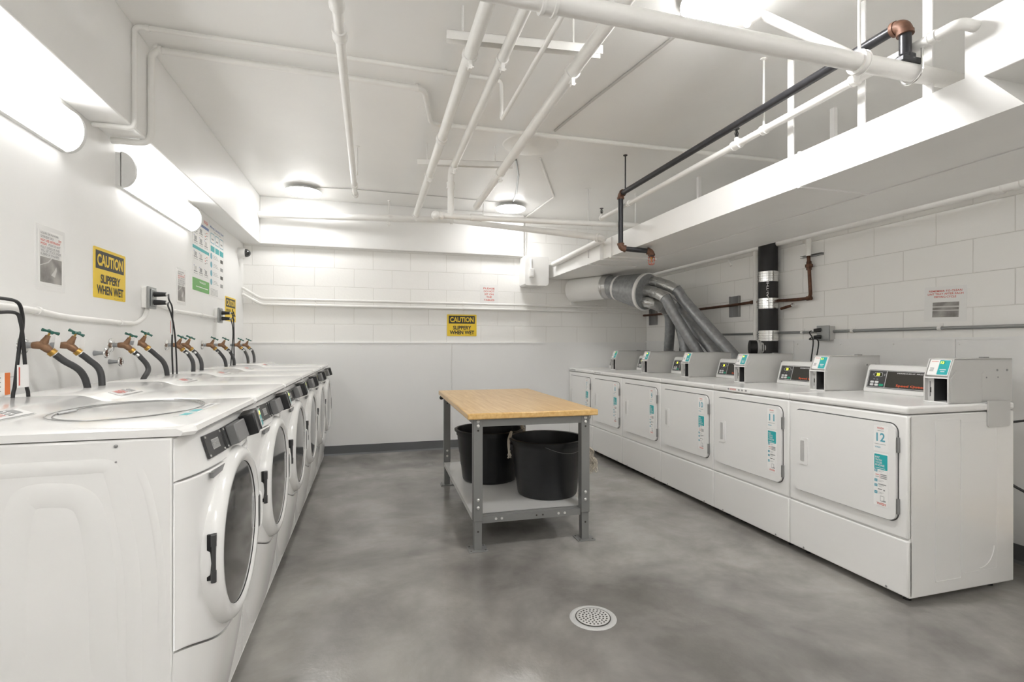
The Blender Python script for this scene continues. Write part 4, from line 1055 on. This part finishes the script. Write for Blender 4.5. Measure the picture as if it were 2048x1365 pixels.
# grey conduit with outlets
zc_ = 1.303
t = thing('conduit', (XR-.02, 1.0, zc_), 'grey metal conduit running level along the right wall', 'conduit')
MB().cyl((XR-.014, -.5, zc_), (XR-.014, 5.0, zc_), .011, 'pipegrey', 12).build('tube', t)
for u in (1605, 1705, 1880): y = at(u, 660, X=XR-.014).y; MB().lathe((XR-.014, y-.01, zc_), Y_, [(0, .011), (0, .016), (.02, .016), (.02, .011)], 'pipe', 10).box(XR-.004, XR, y-.01, y+.01, zc_, zc_+.03, 'pipe').build('clip', t)
def outlet(yc, zc, label, side, plugs, cords, plug_len=.07, wcol='pipe', w=.095, group='power outlets with black plugs'):
    """side=+1: on the left wall facing +X; -1: on the right wall"""
    x0 = XL if side > 0 else XR
    def bx(mb, a, b, y0, y1, z0, z1, m): xa_, xb__ = sorted((x0+side*a, x0+side*b)); return mb.box(xa_, xb__, y0, y1, z0, z1, m)
    t = thing('power_outlet', (x0+side*.03, yc, zc-.06), label, 'outlet', group)
    bx(MB(), 0, .028, yc-w/2, yc+w/2, zc-.06, zc+.06, wcol).build('box', t, bevel=.004)
    bx(bx(MB(), .028, .043, yc-w/2-.004, yc+w/2+.004, zc-.064, zc+.064, 'pipegrey'), .043, .05, yc-w/2+.012, yc+w/2-.012, zc-.05, zc+.05, 'pipegrey').build('cover', t, bevel=.003)
    return t
def cord(pts, label, r=.0048, tagspec=None, plug=None, pr=1.0):
    q = spline(pts, 8)
    t = thing('power_cord', q[-1], label, 'cord', 'black power cords')
    MB().tube(q, r, 'rubber', 8).build('cable', t)
    if plug:
        A, B_ = Vector(plug[0]), Vector(plug[1])
        MB().tube([A, A.lerp(B_, .3), B_], [.016*pr, .015*pr, .012*pr], 'rubber', 14).build('plug', t)
        MB().tube([B_, B_+(B_-A).normalized()*.014], .0075, 'enamel', 10).build('collar', t)
    if tagspec:
        c, w_, h_ = tagspec; fr = Frame(c, (0, 1, 0), (0, 0, 1))
        mb = MB().fbox(fr, -w_, -h_/2, .012, h_/2, 0, .0015, 'plastic'); mb.fbox(fr, -w_+.006, -h_*.4, -w_+.012, h_*.4, .0015, .002, 'red'); mb.build('tag', t)
o1 = at(289, 595, X=XL); o2 = at(431, 632, X=XL)
zo0, zo1, zo2 = 1.325, 1.475, 1.45; y0_ = 1.93
outlet(o1.y, zo1, 'white and grey outlet box with two black plugs on the middle of the left wall', 1, 2, 2)
outlet(o2.y, zo2, 'outlet box with two black plugs in front of the far caution sign', 1, 2, 2)
outlet(y0_, zo0, 'outlet at the left picture edge with two thick black plugs', 1, 2, 2)
XC = -1.125
for (yo, zo, pl, Lp, nm_) in (
    (o1.y, zo1, ([(338, 600), (344, 614), (345, 640), (344, 700), (346, 762)], [(336, 612), (342, 628), (348, 655), (352, 700), (354, 762)]), .062, 'middle left wall'),
    (o2.y, zo2, ([(464, 628), (467, 640), (468, 665), (468, 700), (469, 742)], [(462, 640), (465, 652), (466, 670), (464, 700), (461, 745)]), .062, 'far left wall'),
    (y0_, zo0, ([(32, 603), (44, 626), (45, 655), (38, 700), (30, 770), (25, 812)], [(30, 626), (41, 645), (47, 690), (53, 770), (57, 806)]), .085, 'left picture edge')):
    for j, (dz, q) in enumerate(zip((.022, -.026), pl)):
        A = Vector((XL+.048, yo, zo+dz)); B_ = A+X_*Lp; s0 = B_+X_*.012
        ps = [at(u, v, X=max(XC, s0.x-.0) if k == 0 else XC+.012*j) for k, (u, v) in enumerate(q)]
        big = nm_.startswith('left')
        ts = None
        if nm_.startswith('middle') and j == 0: ts = (at(343, 655, X=XC+.006), .028, .085)
        if big and j: ts = (at(52, 752, X=XC+.02), .045, .075)
        cord([s0]+ps+[ps[-1]+Vector((0, 0, -.3))], 'black power cord hanging from the %s outlet, %s plug' % (nm_, 'upper' if not j else 'lower'), .0055 if big else .0045, ts, (A, B_), 1.15 if big else 1)
fr = Frame(at(14, 768, X=-1.11), (0, 1, 0), (0, 0, 1)); mb = MB().fbox(fr, -.12, -.035, .012, .035, 0, .001, 'paper').fbox(fr, -.012, -.035, .012, .035, .001, .0015, 'orange')
for i in range(4): mb.fbox(fr, -.10, -.024+i*.014, -.03, -.02+i*.014, .001, .0014, 'grey')
mb.cyl(fr.p(.008, .02, 0), fr.p(.03, .02, -.0), .001, 'wire', 6)
tag(mb.build('warning_tag'), 'white and orange warning tag on the cord at the left picture edge', 'tag')
# right wall outlets
yR = at(1653, 675, X=XR-.03).y
t = thing('power_outlet', (XR-.03, yR, 1.2), 'grey outlet box with two plugs on the right wall conduit', 'outlet', 'power outlets with black plugs')
MB().box(XR-.05, XR, yR-.05, yR+.055, 1.235, 1.345, 'greyplate').build('box', t, bevel=.004)
MB().box(XR-.066, XR-.05, yR-.052, yR+.057, 1.232, 1.348, 'pipegrey').build('cover', t, bevel=.003)
for z, u, l in ((1.315, 1622, 'black power cord looping down from the right wall outlet, left one'), (1.262, 1632, 'black power cord looping down from the right wall outlet, right one')):
    e = at(u, 722, X=XR-.12)
    cord([(XR-.095, yR+.07, z-.004), (XR-.10, yR+.09, z-.02), (e.x, e.y-.02, 1.23), e, e+Vector((0, .05, -.3))], l, .0045, None, ((XR-.062, yR+.02, z), (XR-.09, yR+.06, z-.002)))
yq = 4.75
t = thing('power_outlet', (XR-.03, yq, 1.2), 'small outlet with two plugs behind the leftmost exhaust hose', 'outlet', 'power outlets with black plugs')
MB().box(XR-.05, XR, yq-.05, yq+.05, 1.235, 1.345, 'greyplate').build('box', t, bevel=.004)
for j, z in enumerate((1.315, 1.262)):
    cord([(XR-.09, yq+.11, z-.006), (XR-.095, yq+.16+.01*j, z-.03), (XR-.10, yq+.17+.01*j, 1.1), (XR-.10, yq+.16, .8)], 'black power cord behind the exhaust hoses, %s plug' % ('upper' if j == 0 else 'lower'), .0045, None, ((XR-.05, yq+.02, z), (XR-.085, yq+.09, z-.003)))
# loops of hose beside the near dryer
q = [at(u, v, X=3.30) for u, v in ((2010, 862), (2040, 852), (2070, 840))]
cord([(3.11, 1.80, .80), (3.20, 1.74, .82), (3.30, 1.62, .87), (3.40, 1.50, .90)], 'black cord leaving the back of the nearest dryer, upper one', .006)
cord([(3.11, 1.85, .55), (3.18, 1.78, .47), (3.27, 1.66, .40), (3.39, 1.52, .37)], 'black cord leaving the back of the nearest dryer, lower one', .007)
# low wooden platform beside the dryer
t = thing('low_shelf', (3.28, 1.3, 0), 'low wooden shelf on black legs at the right picture edge', 'shelf')
MB().box(3.13, 3.41, .85, 1.72, .235, .30, 'woodedge').build('plank', t, bevel=.006)
for x in (3.16, 3.38):
    for y in (.9, 1.67): MB().box(x-.02, x+.02, y-.02, y+.02, 0, .235, 'black').build('leg', t)

# ---------------------------------------------------------------- left wall taps and hoses
def faucet(y, z, label, flange=True, tagged=False, rot=.5):
    t = thing('faucet', (XL, y, z-.03), label, 'faucet', 'brass washer taps on the left wall')
    x = XL
    if flange: MB().lathe((x, y, z), X_, [(0, .036), (.003, .035), (.007, .02), (.012, .014)], 'chrome', 24).build('wall_flange', t)
    MB().cyl((x, y, z), (x+.04, y, z), .0115, 'steel', 14).build('stub', t)
    d = Vector((.62, .35, -.70)).normalized()
    A = Vector((x+.032, y, z)); B_ = Vector((x+.062, y, z)); C_ = B_+d*.036
    mb = MB().tube([A, A+X_*.015, B_, B_+d*.018, C_], [.013, .015, .017, .015, .012], 'bronze', 14)
    st = Vector((.45, 0, .89)).normalized(); T_ = B_+st*.042
    mb.tube([B_, B_+st*.016, B_+st*.028, T_], [.015, .013, .010, .008], 'bronze', 12)
    body = mb.build('valve_body', t, smooth=60)
    MB().lathe(C_-d*.004, d, [(0, .012), (0, .016), (.015, .0165), (.017, .011)], 'brass', 12).build('hose_nut', t)
    MB().cyl(T_, T_+st*.014, .004, 'brass', 8).build('stem', t)
    c = T_+st*.016; u1 = Vector((math.cos(rot)*.89, math.sin(rot), -.45*math.cos(rot))).normalized(); u2 = st.cross(u1).normalized()
    mb = MB()
    for k in (u1, u2):
        if k is u2 and rot > .7: sc = .5
        else: sc = 1
        mb.tube([c-k*.028*sc, c-k*.012*sc, c, c+k*.012*sc, c+k*.028*sc], [.0065, .004, .006, .004, .0065], 'green', 8)
    mb.build('handle', t)
    if tagged:
        fr = Frame(T_+Vector((.018, .02, -.03)), (.25, .9, -.45), (.3, -.4, .85)); MB().fbox(fr, -.012, -.035, .014, .03, 0, .001, 'paper').build('tag', t)
    return C_+d*.016, d
def supply_hose(s, d, e, label, k=0):
    t = thing('supply_hose', e, label, 'hose', 'black washer supply hoses')
    mid = s.lerp(e, .55)+Vector((.02, .012, .022))
    if k: mid = s.lerp(e, .5)+Vector((.03, .05, .0))
    q = spline([s, s+d*.035, mid, e, e+(e-mid).normalized()*.1+Vector((0, 0, -.2))], 8)
    MB().cyl(s-d*.004, s+d*.028, .0105, 'chrome', 14).build('ferrule', t); MB().tube(q, .0125, 'hose', 12).build('tube', t, smooth=60)
taps = [(45, 1, 1, (178, 792)), (102, 0, 1, (205, 784)), (222, 1, 1, (281, 772)), (256, 0, 0, (336, 764)), (333, 1, 0, (386, 757)), (352, 0, 0, (403, 754)),
        (404, 1, 0, (453, 747)), (428, 0, 0, (468, 745)), (461, 0, 0, (496, 741)), (478, 0, 0, (507, 740))]
nm = ['first', 'second', 'third', 'fourth', 'fifth', 'sixth', 'seventh', 'eighth', 'ninth', 'last']
for i, (u, fl, tg, e) in enumerate(taps):
    y = at(u, 690, X=XL).y; z = 1.198+(.012 if i in (3,) else 0)
    s_, d_ = faucet(y, z, 'brass tap with a green handle, %s from the left on the left wall' % nm[i], bool(fl), bool(tg), (.9, .1, .8, .1, .2, .1, .2, .3, .2, .2)[i])
    supply_hose(s_, d_, at(e[0], e[1]+4, X=-1.10), 'black rubber supply hose from the %s tap, counting from the left' % nm[i], 1 if i == 2 else 0)
for (u, v, l) in ((196, 707, 'small shut off valve with a round worn handle, upper left of two'), (226, 724, 'small shut off valve with a round worn handle, lower right of two')):
    c = at(u-8, v, X=XL); t = thing('shutoff_valve', (XL, c.y, c.z-.02), l, 'valve', None)
    MB().tube([(XL, c.y, c.z), (XL+.02, c.y, c.z), (XL+.045, c.y, c.z)], [.013, .009, .007], 'steel', 12).build('stem', t)
    mb = MB(); k = Vector((XL+.05, c.y, c.z)); mb.tube([k+Vector((0, .02*math.cos(a), .02*math.sin(a))) for a in [2*PI*j/20 for j in range(20)]], .005, 'chrome', 8, closed=True)
    for j in range(6): a = 2*PI*j/6; mb.cyl(k, k+Vector((0, .02*math.cos(a), .02*math.sin(a))), .003, 'rust', 6)
    mb.build('handle', t)
# conduit between the left wall outlets
g = [at(u, v, X=XL+.014) for u, v in ((-60, 604), (0, 612), (75, 622), (125, 634), (240, 646), (272, 648), (290, 634), (296, 612))]
conduit(g, .0125, 'pipe', 'white conduit sagging along the left wall to the middle outlet', clips=[(at(75, 622, X=XL+.014), Y_), (at(240, 646, X=XL+.014), Y_)], bendr=.08)
g = [at(u, v, X=XL+.014) for u, v in ((306, 606), (322, 612), (345, 622), (400, 630), (432, 636))]
conduit(g, .0125, 'pipe', 'white conduit from the middle outlet to the far outlet on the left wall', clips=[(at(350, 623, X=XL+.014), Y_), (at(403, 631, X=XL+.014), Y_)], bendr=.05)

# ---------------------------------------------------------------- signs and papers
def on_left(u, v): return Frame(at(u, v, X=XL), Y_, Z_)
def rect_left(uv0, uv1):
    a = at(*uv0, X=XL); b = at(*uv1, X=XL); return a.y, a.z, b.y, b.z
def caution(fr, w_, h_, lines, label, extra=None):
    t = thing('caution_sign', fr.O, label, 'sign', 'yellow caution signs')
    mb = MB().frrect(fr, -w_/2, -h_/2, w_/2, h_/2, 0, .002, .008, 'yellow')
    mb.build('plate', t)
    mb = MB().fbox(fr, -w_*.44, h_*.08, w_*.44, h_*.44, .002, .0025, 'signblack').text(fr, 'CAUTION', -w_*.40, h_*.14, w_*.40, h_*.38, .003, 'yellow', .035)
    for body, a0, b0, a1, b1 in lines: mb.text(fr, body, w_*a0, h_*b0, w_*a1, h_*b1, .0028, 'signblack', .035)
    if extra: extra(mb)
    mb.build('lettering', t)
SL = [('SLIPPERY', -.30, -.20, .32, -.02), ('WHEN WET', -.41, -.42, .42, -.24), ('HHHHH', .1, -.475, .38, -.455)]
SL[2] = ('- - - - - - -', .12, -.47, .40, -.462)
y0, z1, y1, z0 = *rect_left((186, 491), (186, 491))[:2], *rect_left((250, 600), (250, 600))[:2]
za = at(186, 491, X=XL).z; zb = at(186, 594, X=XL).z
caution(Frame((XL, (y0+y1)/2, (za+zb)/2), Y_, Z_), y1-y0, za-zb, SL, 'large yellow slippery when wet caution sign on the left wall')
a = at(894, 629, Y=YB); b = at(953, 673, Y=YB)
caution(Frame(((a.x+b.x)/2, YB-.001, (a.z+b.z)/2), X_, Z_), b.x-a.x, a.z-b.z, SL, 'yellow slippery when wet caution sign on the back wall')
a = at(450, 591, X=XL); b = at(471, 646, X=XL); a2 = at(450, 641, X=XL)
def fig(mb):
    pass
fr = Frame((XL, (a.y+b.y)/2, (a.z+b.z)/2), Y_, Z_); W_, H_ = b.y-a.y, a.z-a2.z
def fig(mb):
    mb.tube([fr.p(W_*.22, -H_*.08, .003), fr.p(W_*.3, -H_*.2, .003), fr.p(W_*.12, -H_*.33, .003), fr.p(W_*.3, -H_*.42, .003)], .008, 'signblack', 8)
    mb.tube([fr.p(W_*.05, -H_*.12, .003), fr.p(W_*.25, -H_*.14, .003), fr.p(W_*.4, -H_*.25, .003)], .006, 'signblack', 8); mb.lathe(fr.p(W_*.16, -H_*.02, .002), fr.N, [(0, .014), (.003, .014)], 'signblack', 12)
caution(fr, W_, H_, [('WET FLOOR', -.42, -.10, .0, .0)], 'small yellow caution sign partly behind the far left wall outlet', fig)
def paper(fr, w_, h_, label, draw, name='paper_notice', group=None, m='paper', sleeve=0):
    t = thing(name, fr.O, label, 'notice', group)
    mb = MB()
    if sleeve: mb.fbox(fr, -w_/2-sleeve, -h_/2-sleeve, w_/2+sleeve, h_/2+sleeve, 0, .001, 'plastic')
    mb.fbox(fr, -w_/2, -h_/2, w_/2, h_/2, .0, .0018, m); mb.build('sheet', t)
    mb = MB(); draw(mb, fr, w_, h_, .0022); mb.build('print', t)
def pods(mb, fr, w_, h_, n):
    L = [('LIQUID OR POWDER', 'grey', .86), ('DETERGENT ONLY', 'grey', .62), ('NOT USE DETERGENT', 'red', .95), ('PODS', 'red', .28), ('FULLY DISSOLVE AND', 'grey', .92), ('WILL GET STUCK UNDER', 'grey', 1.0), ('RUBBER IN WASHERS', 'grey', .9)]
    for i, (tx, m, k) in enumerate(L):
        b1 = h_*(.46-.063*i); mb.text(fr, tx, -w_*.42, b1-h_*.042, -w_*.42+w_*.86*k, b1, n, m)
        if i >= 4: mb.fbox(fr, -w_*.42, b1-h_*.053, -w_*.42+w_*.86*k, b1-h_*.05, n-.0004, n, 'grey')
    b1 = h_*.46-.063*h_*1; mb.text(fr, 'DO', w_*.32, b1-h_*.042, w_*.44, b1, n, 'red')
    b1 = h_*.46-.063*h_*3; mb.text(fr, 'PODS DO NOT', -w_*.10, b1-h_*.042, w_*.40, b1, n, 'grey')
    mb.fbox(fr, -w_*.44, -h_*.45, w_*.46, h_*.01, n-.0004, n, 'photo')
    mb.fpoly(fr, [(w_*.0, -h_*.3), (w_*.15, -h_*.2), (w_*.22, -h_*.13), (w_*.24, -h_*.2), (w_*.16, -h_*.33)], n, n+.0003, 'photolight')
    mb.fpoly(fr, [(-w_*.44, -h_*.16), (-w_*.1, -h_*.08), (w_*.05, h_*.01), (w_*.0, h_*.01), (-w_*.14, -h_*.07), (-w_*.44, -h_*.145)], n, n+.0003, 'photolight')
a = at(76, 470, X=XL); b = at(124, 470, X=XL); zt, zb = at(76, 456, X=XL).z, at(76, 568, X=XL).z
paper(Frame((XL, (a.y+b.y)/2, (zt+zb)/2), Y_, Z_), b.y-a.y, zt-zb, 'large laminated detergent notice with a grey photo, left of the big caution sign', pods, sleeve=.018)
a = at(354, 470, X=XL); b = at(370, 470, X=XL); zt, zb = at(354, 538, X=XL).z, at(354, 604, X=XL).z
paper(Frame((XL, (a.y+b.y)/2, (zt+zb)/2), Y_, Z_), b.y-a.y, zt-zb, 'smaller laminated detergent notice with a grey photo, right of the middle outlet', pods, sleeve=.012)
# posters
def poster_a(mb, fr, w_, h_, n):
    mb.text(fr, 'INSTRUCTIONS', -w_*.40, h_*.40, -w_*.02, h_*.425, n, 'grey'); mb.text(fr, 'WASH', w_*.15, h_*.40, w_*.42, h_*.45, n, 'red')
    mb.fbox(fr, -w_*.47, h_*.335, w_*.47, h_*.37, n-.0003, n, 'blue'); mb.fbox(fr, -w_*.49, h_*.015, w_*.49, h_*.055, n-.0003, n, 'teal')
    mb.fbox(fr, -w_*.5, -h_*.5, w_*.5, -h_*.345, n-.0004, n, 'gprint'); mb.text(fr, 'WASH', -w_*.1, -h_*.395, w_*.25, -h_*.37, n+.0003, 'paper')
    mb.fbox(fr, -w_*.3, -h_*.45, w_*.42, -h_*.44, n, n+.0003, 'paper')
    for r_, zb_ in ((0, .20), (1, .075), (2, -.12), (3, -.30)):
        for c_ in range(3):
            x0 = -w_*.42+c_*w_*.31; z = h_*(zb_)
            if c_ == 2 and r_ in (0, 2):
                for k in range(6): mb.fbox(fr, x0+.01+(k % 2)*w_*.1, z+h_*.018*k, x0+.03+(k % 2)*w_*.1, z+h_*.018*k+h_*.011, n-.0003, n, ('signblack', 'grey', 'red')[k % 3])
            else:
                mb.fbox(fr, x0, z+h_*.03, x0+w_*.2, z+h_*.045, n-.0003, n, 'grey'); mb.fbox(fr, x0+w_*.03, z+h_*.05, x0+w_*.16, z+h_*.10, n-.0003, n, ('photolight', 'grey', 'wire')[(r_+c_) % 3])
                mb.fbox(fr, x0, z+h_*.10, x0+w_*.03, z+h_*.11, n-.0003, n, 'blue'); mb.fbox(fr, x0, z+h_*.01, x0+w_*.22, z+h_*.015, n-.0003, n, 'grey')
def poster_b(mb, fr, w_, h_, n):
    mb.text(fr, 'Money, Laundry Saver', -w_*.45, h_*.40, w_*.45, h_*.445, n, 'blue'); mb.text(fr, 'app or card', -w_*.2, h_*.37, w_*.25, h_*.39, n, 'grey')
    for c_ in range(3):
        x0 = -w_*.42+c_*w_*.3; mb.frrect(fr, x0, h_*.215, x0+w_*.24, h_*.35, n-.0003, n, .006, 'tealdark'); mb.frrect(fr, x0+.006, h_*.225, x0+w_*.24-.006, h_*.34, n, n+.0003, .004, 'paper')
        mb.fbox(fr, x0+w_*.05, h_*.26, x0+w_*.18, h_*.28, n+.0003, n+.0005, 'grey'); mb.fbox(fr, x0, h_*.105, x0+w_*.25, h_*.18, n-.0003, n, 'teal')
    for r_ in range(4):
        z = h_*(.04-.115*r_); mb.lathe(fr.p(-w_*.38, z, n-.0004), fr.N, [(0, w_*.06), (.0004, w_*.06)], 'tealdark', 12)
        for k in range(3): mb.fbox(fr, -w_*.25, z-.012+k*.012, w_*(.1-.05*k), z-.009+k*.012, n-.0003, n, 'grey')
        mb.fbox(fr, w_*.22, z-.02, w_*.4, z+.01, n-.0003, n, ('signblack', 'grey')[r_ % 2])
    for k in range(6): mb.fbox(fr, -w_*.42, -h_*.40-k*.010, w_*(.05), -h_*.40-k*.010+.003, n-.0003, n, 'grey')
za, zb = at(384, 470, X=XL).z, at(384, 580, X=XL).z
ztp = at(420, 458, X=XL).z
y0, y1, y2 = at(384, 500, X=XL).y, at(418, 500, X=XL).y, at(448, 500, X=XL).y
zb = (at(384, 578, X=XL).z+at(418, 590, X=XL).z)/2; zt = at(448, 468, X=XL).z+.02
zt = min(zt, ZB-.01)
paper(Frame((XL, (y0+y1)/2, (zb+zt)/2), Y_, Z_), y1-y0-.004, zt-zb, 'wash instruction poster with a green bottom band beside the wall light', poster_a, 'instruction_poster')
zb2 = at(448, 601, X=XL).z
paper(Frame((XL, (y1+y2)/2, (zb2+zt)/2), Y_, Z_), y2-y1-.004, zt-zb2, 'white poster with three teal boxes, right of the green one', poster_b, 'instruction_poster')
# back wall notice
def sit(mb, fr, w_, h_, n):
    for i, (tx, k) in enumerate((('PLEASE', .62), ('DO NOT', .58), ('SIT ON', .5), ('THE', .3), ('TABLES', .58))):
        b1 = h_*(.36-.16*i); mb.text(fr, tx, -w_*k/2, b1-h_*.10, w_*k/2, b1, n, 'red')
a = at(960, 570, Y=YB); b = at(996, 607, Y=YB)
paper(Frame(((a.x+b.x)/2, YB, (a.z+b.z)/2), X_, Z_), b.x-a.x, a.z-b.z, 'paper notice in red letters asking not to sit on the tables, on the back wall', sit)
def lint(mb, fr, w_, h_, n):
    for i, (tx, k) in enumerate((('REMEMBER TO CLEAN', .78), ('LINT TRAY AFTER EACH', .84), ('DRYING CYCLE', .52))):
        b1 = h_*(.40-.085*i); mb.text(fr, tx, -w_*k/2, b1-h_*.055, w_*k/2, b1, n, 'red')
    mb.fbox(fr, -w_*.29, -h_*.38, w_*.33, h_*.05, n-.0004, n, 'photo'); mb.fbox(fr, -w_*.29, -h_*.10, w_*.33, -h_*.06, n, n+.0003, 'photolight'); mb.fbox(fr, -w_*.29, -h_*.2, w_*.33, -h_*.17, n, n+.0003, 'photolight')
a = at(1849, 575, X=XR); b = at(1934, 654, X=XR); zt = at(1890, 573, X=XR).z
fr = Frame((XR, (a.y+b.y)/2, (zt+1.345)/2), (0, -math.cos(.0), 0), Z_)
r = math.radians(-2); fr.R, fr.U = fr.R*math.cos(r)+fr.U*math.sin(r), fr.U*math.cos(r)-fr.R*math.sin(r)
paper(fr, a.y-b.y, zt-1.345, 'paper lint tray reminder with red letters and a dark photo on the right wall', lint)

# ---------------------------------------------------------------- camera dome
c = at(484, 506, X=XL+.0); c.y = min(c.y, 5.62); c.z = at(487, 507, Y=5.62).z
t = thing('security_camera', (XL, 5.60, c.z-.05), 'white dome security camera with a dark ball in the far left corner under the beam', 'camera')
MB().lathe((XL, 5.60, c.z), X_, [(0, .055), (.045, .054), (.065, .046)], 'enamel', 28).build('base', t, smooth=50)
MB().sphere((XL+.06, 5.60, c.z), .043, 'dome', 24, (1.25, 1, 1)).build('dome', t)

# small white clip and wall scuffs
tag(MB().tube([at(1456, 520, X=3.3), at(1462, 532, X=3.3)], .012, 'pipe', 10).build('pipe_clip'), 'small white tube stub under the flat duct edge', 'clip')
bpy.context.view_layer.update()
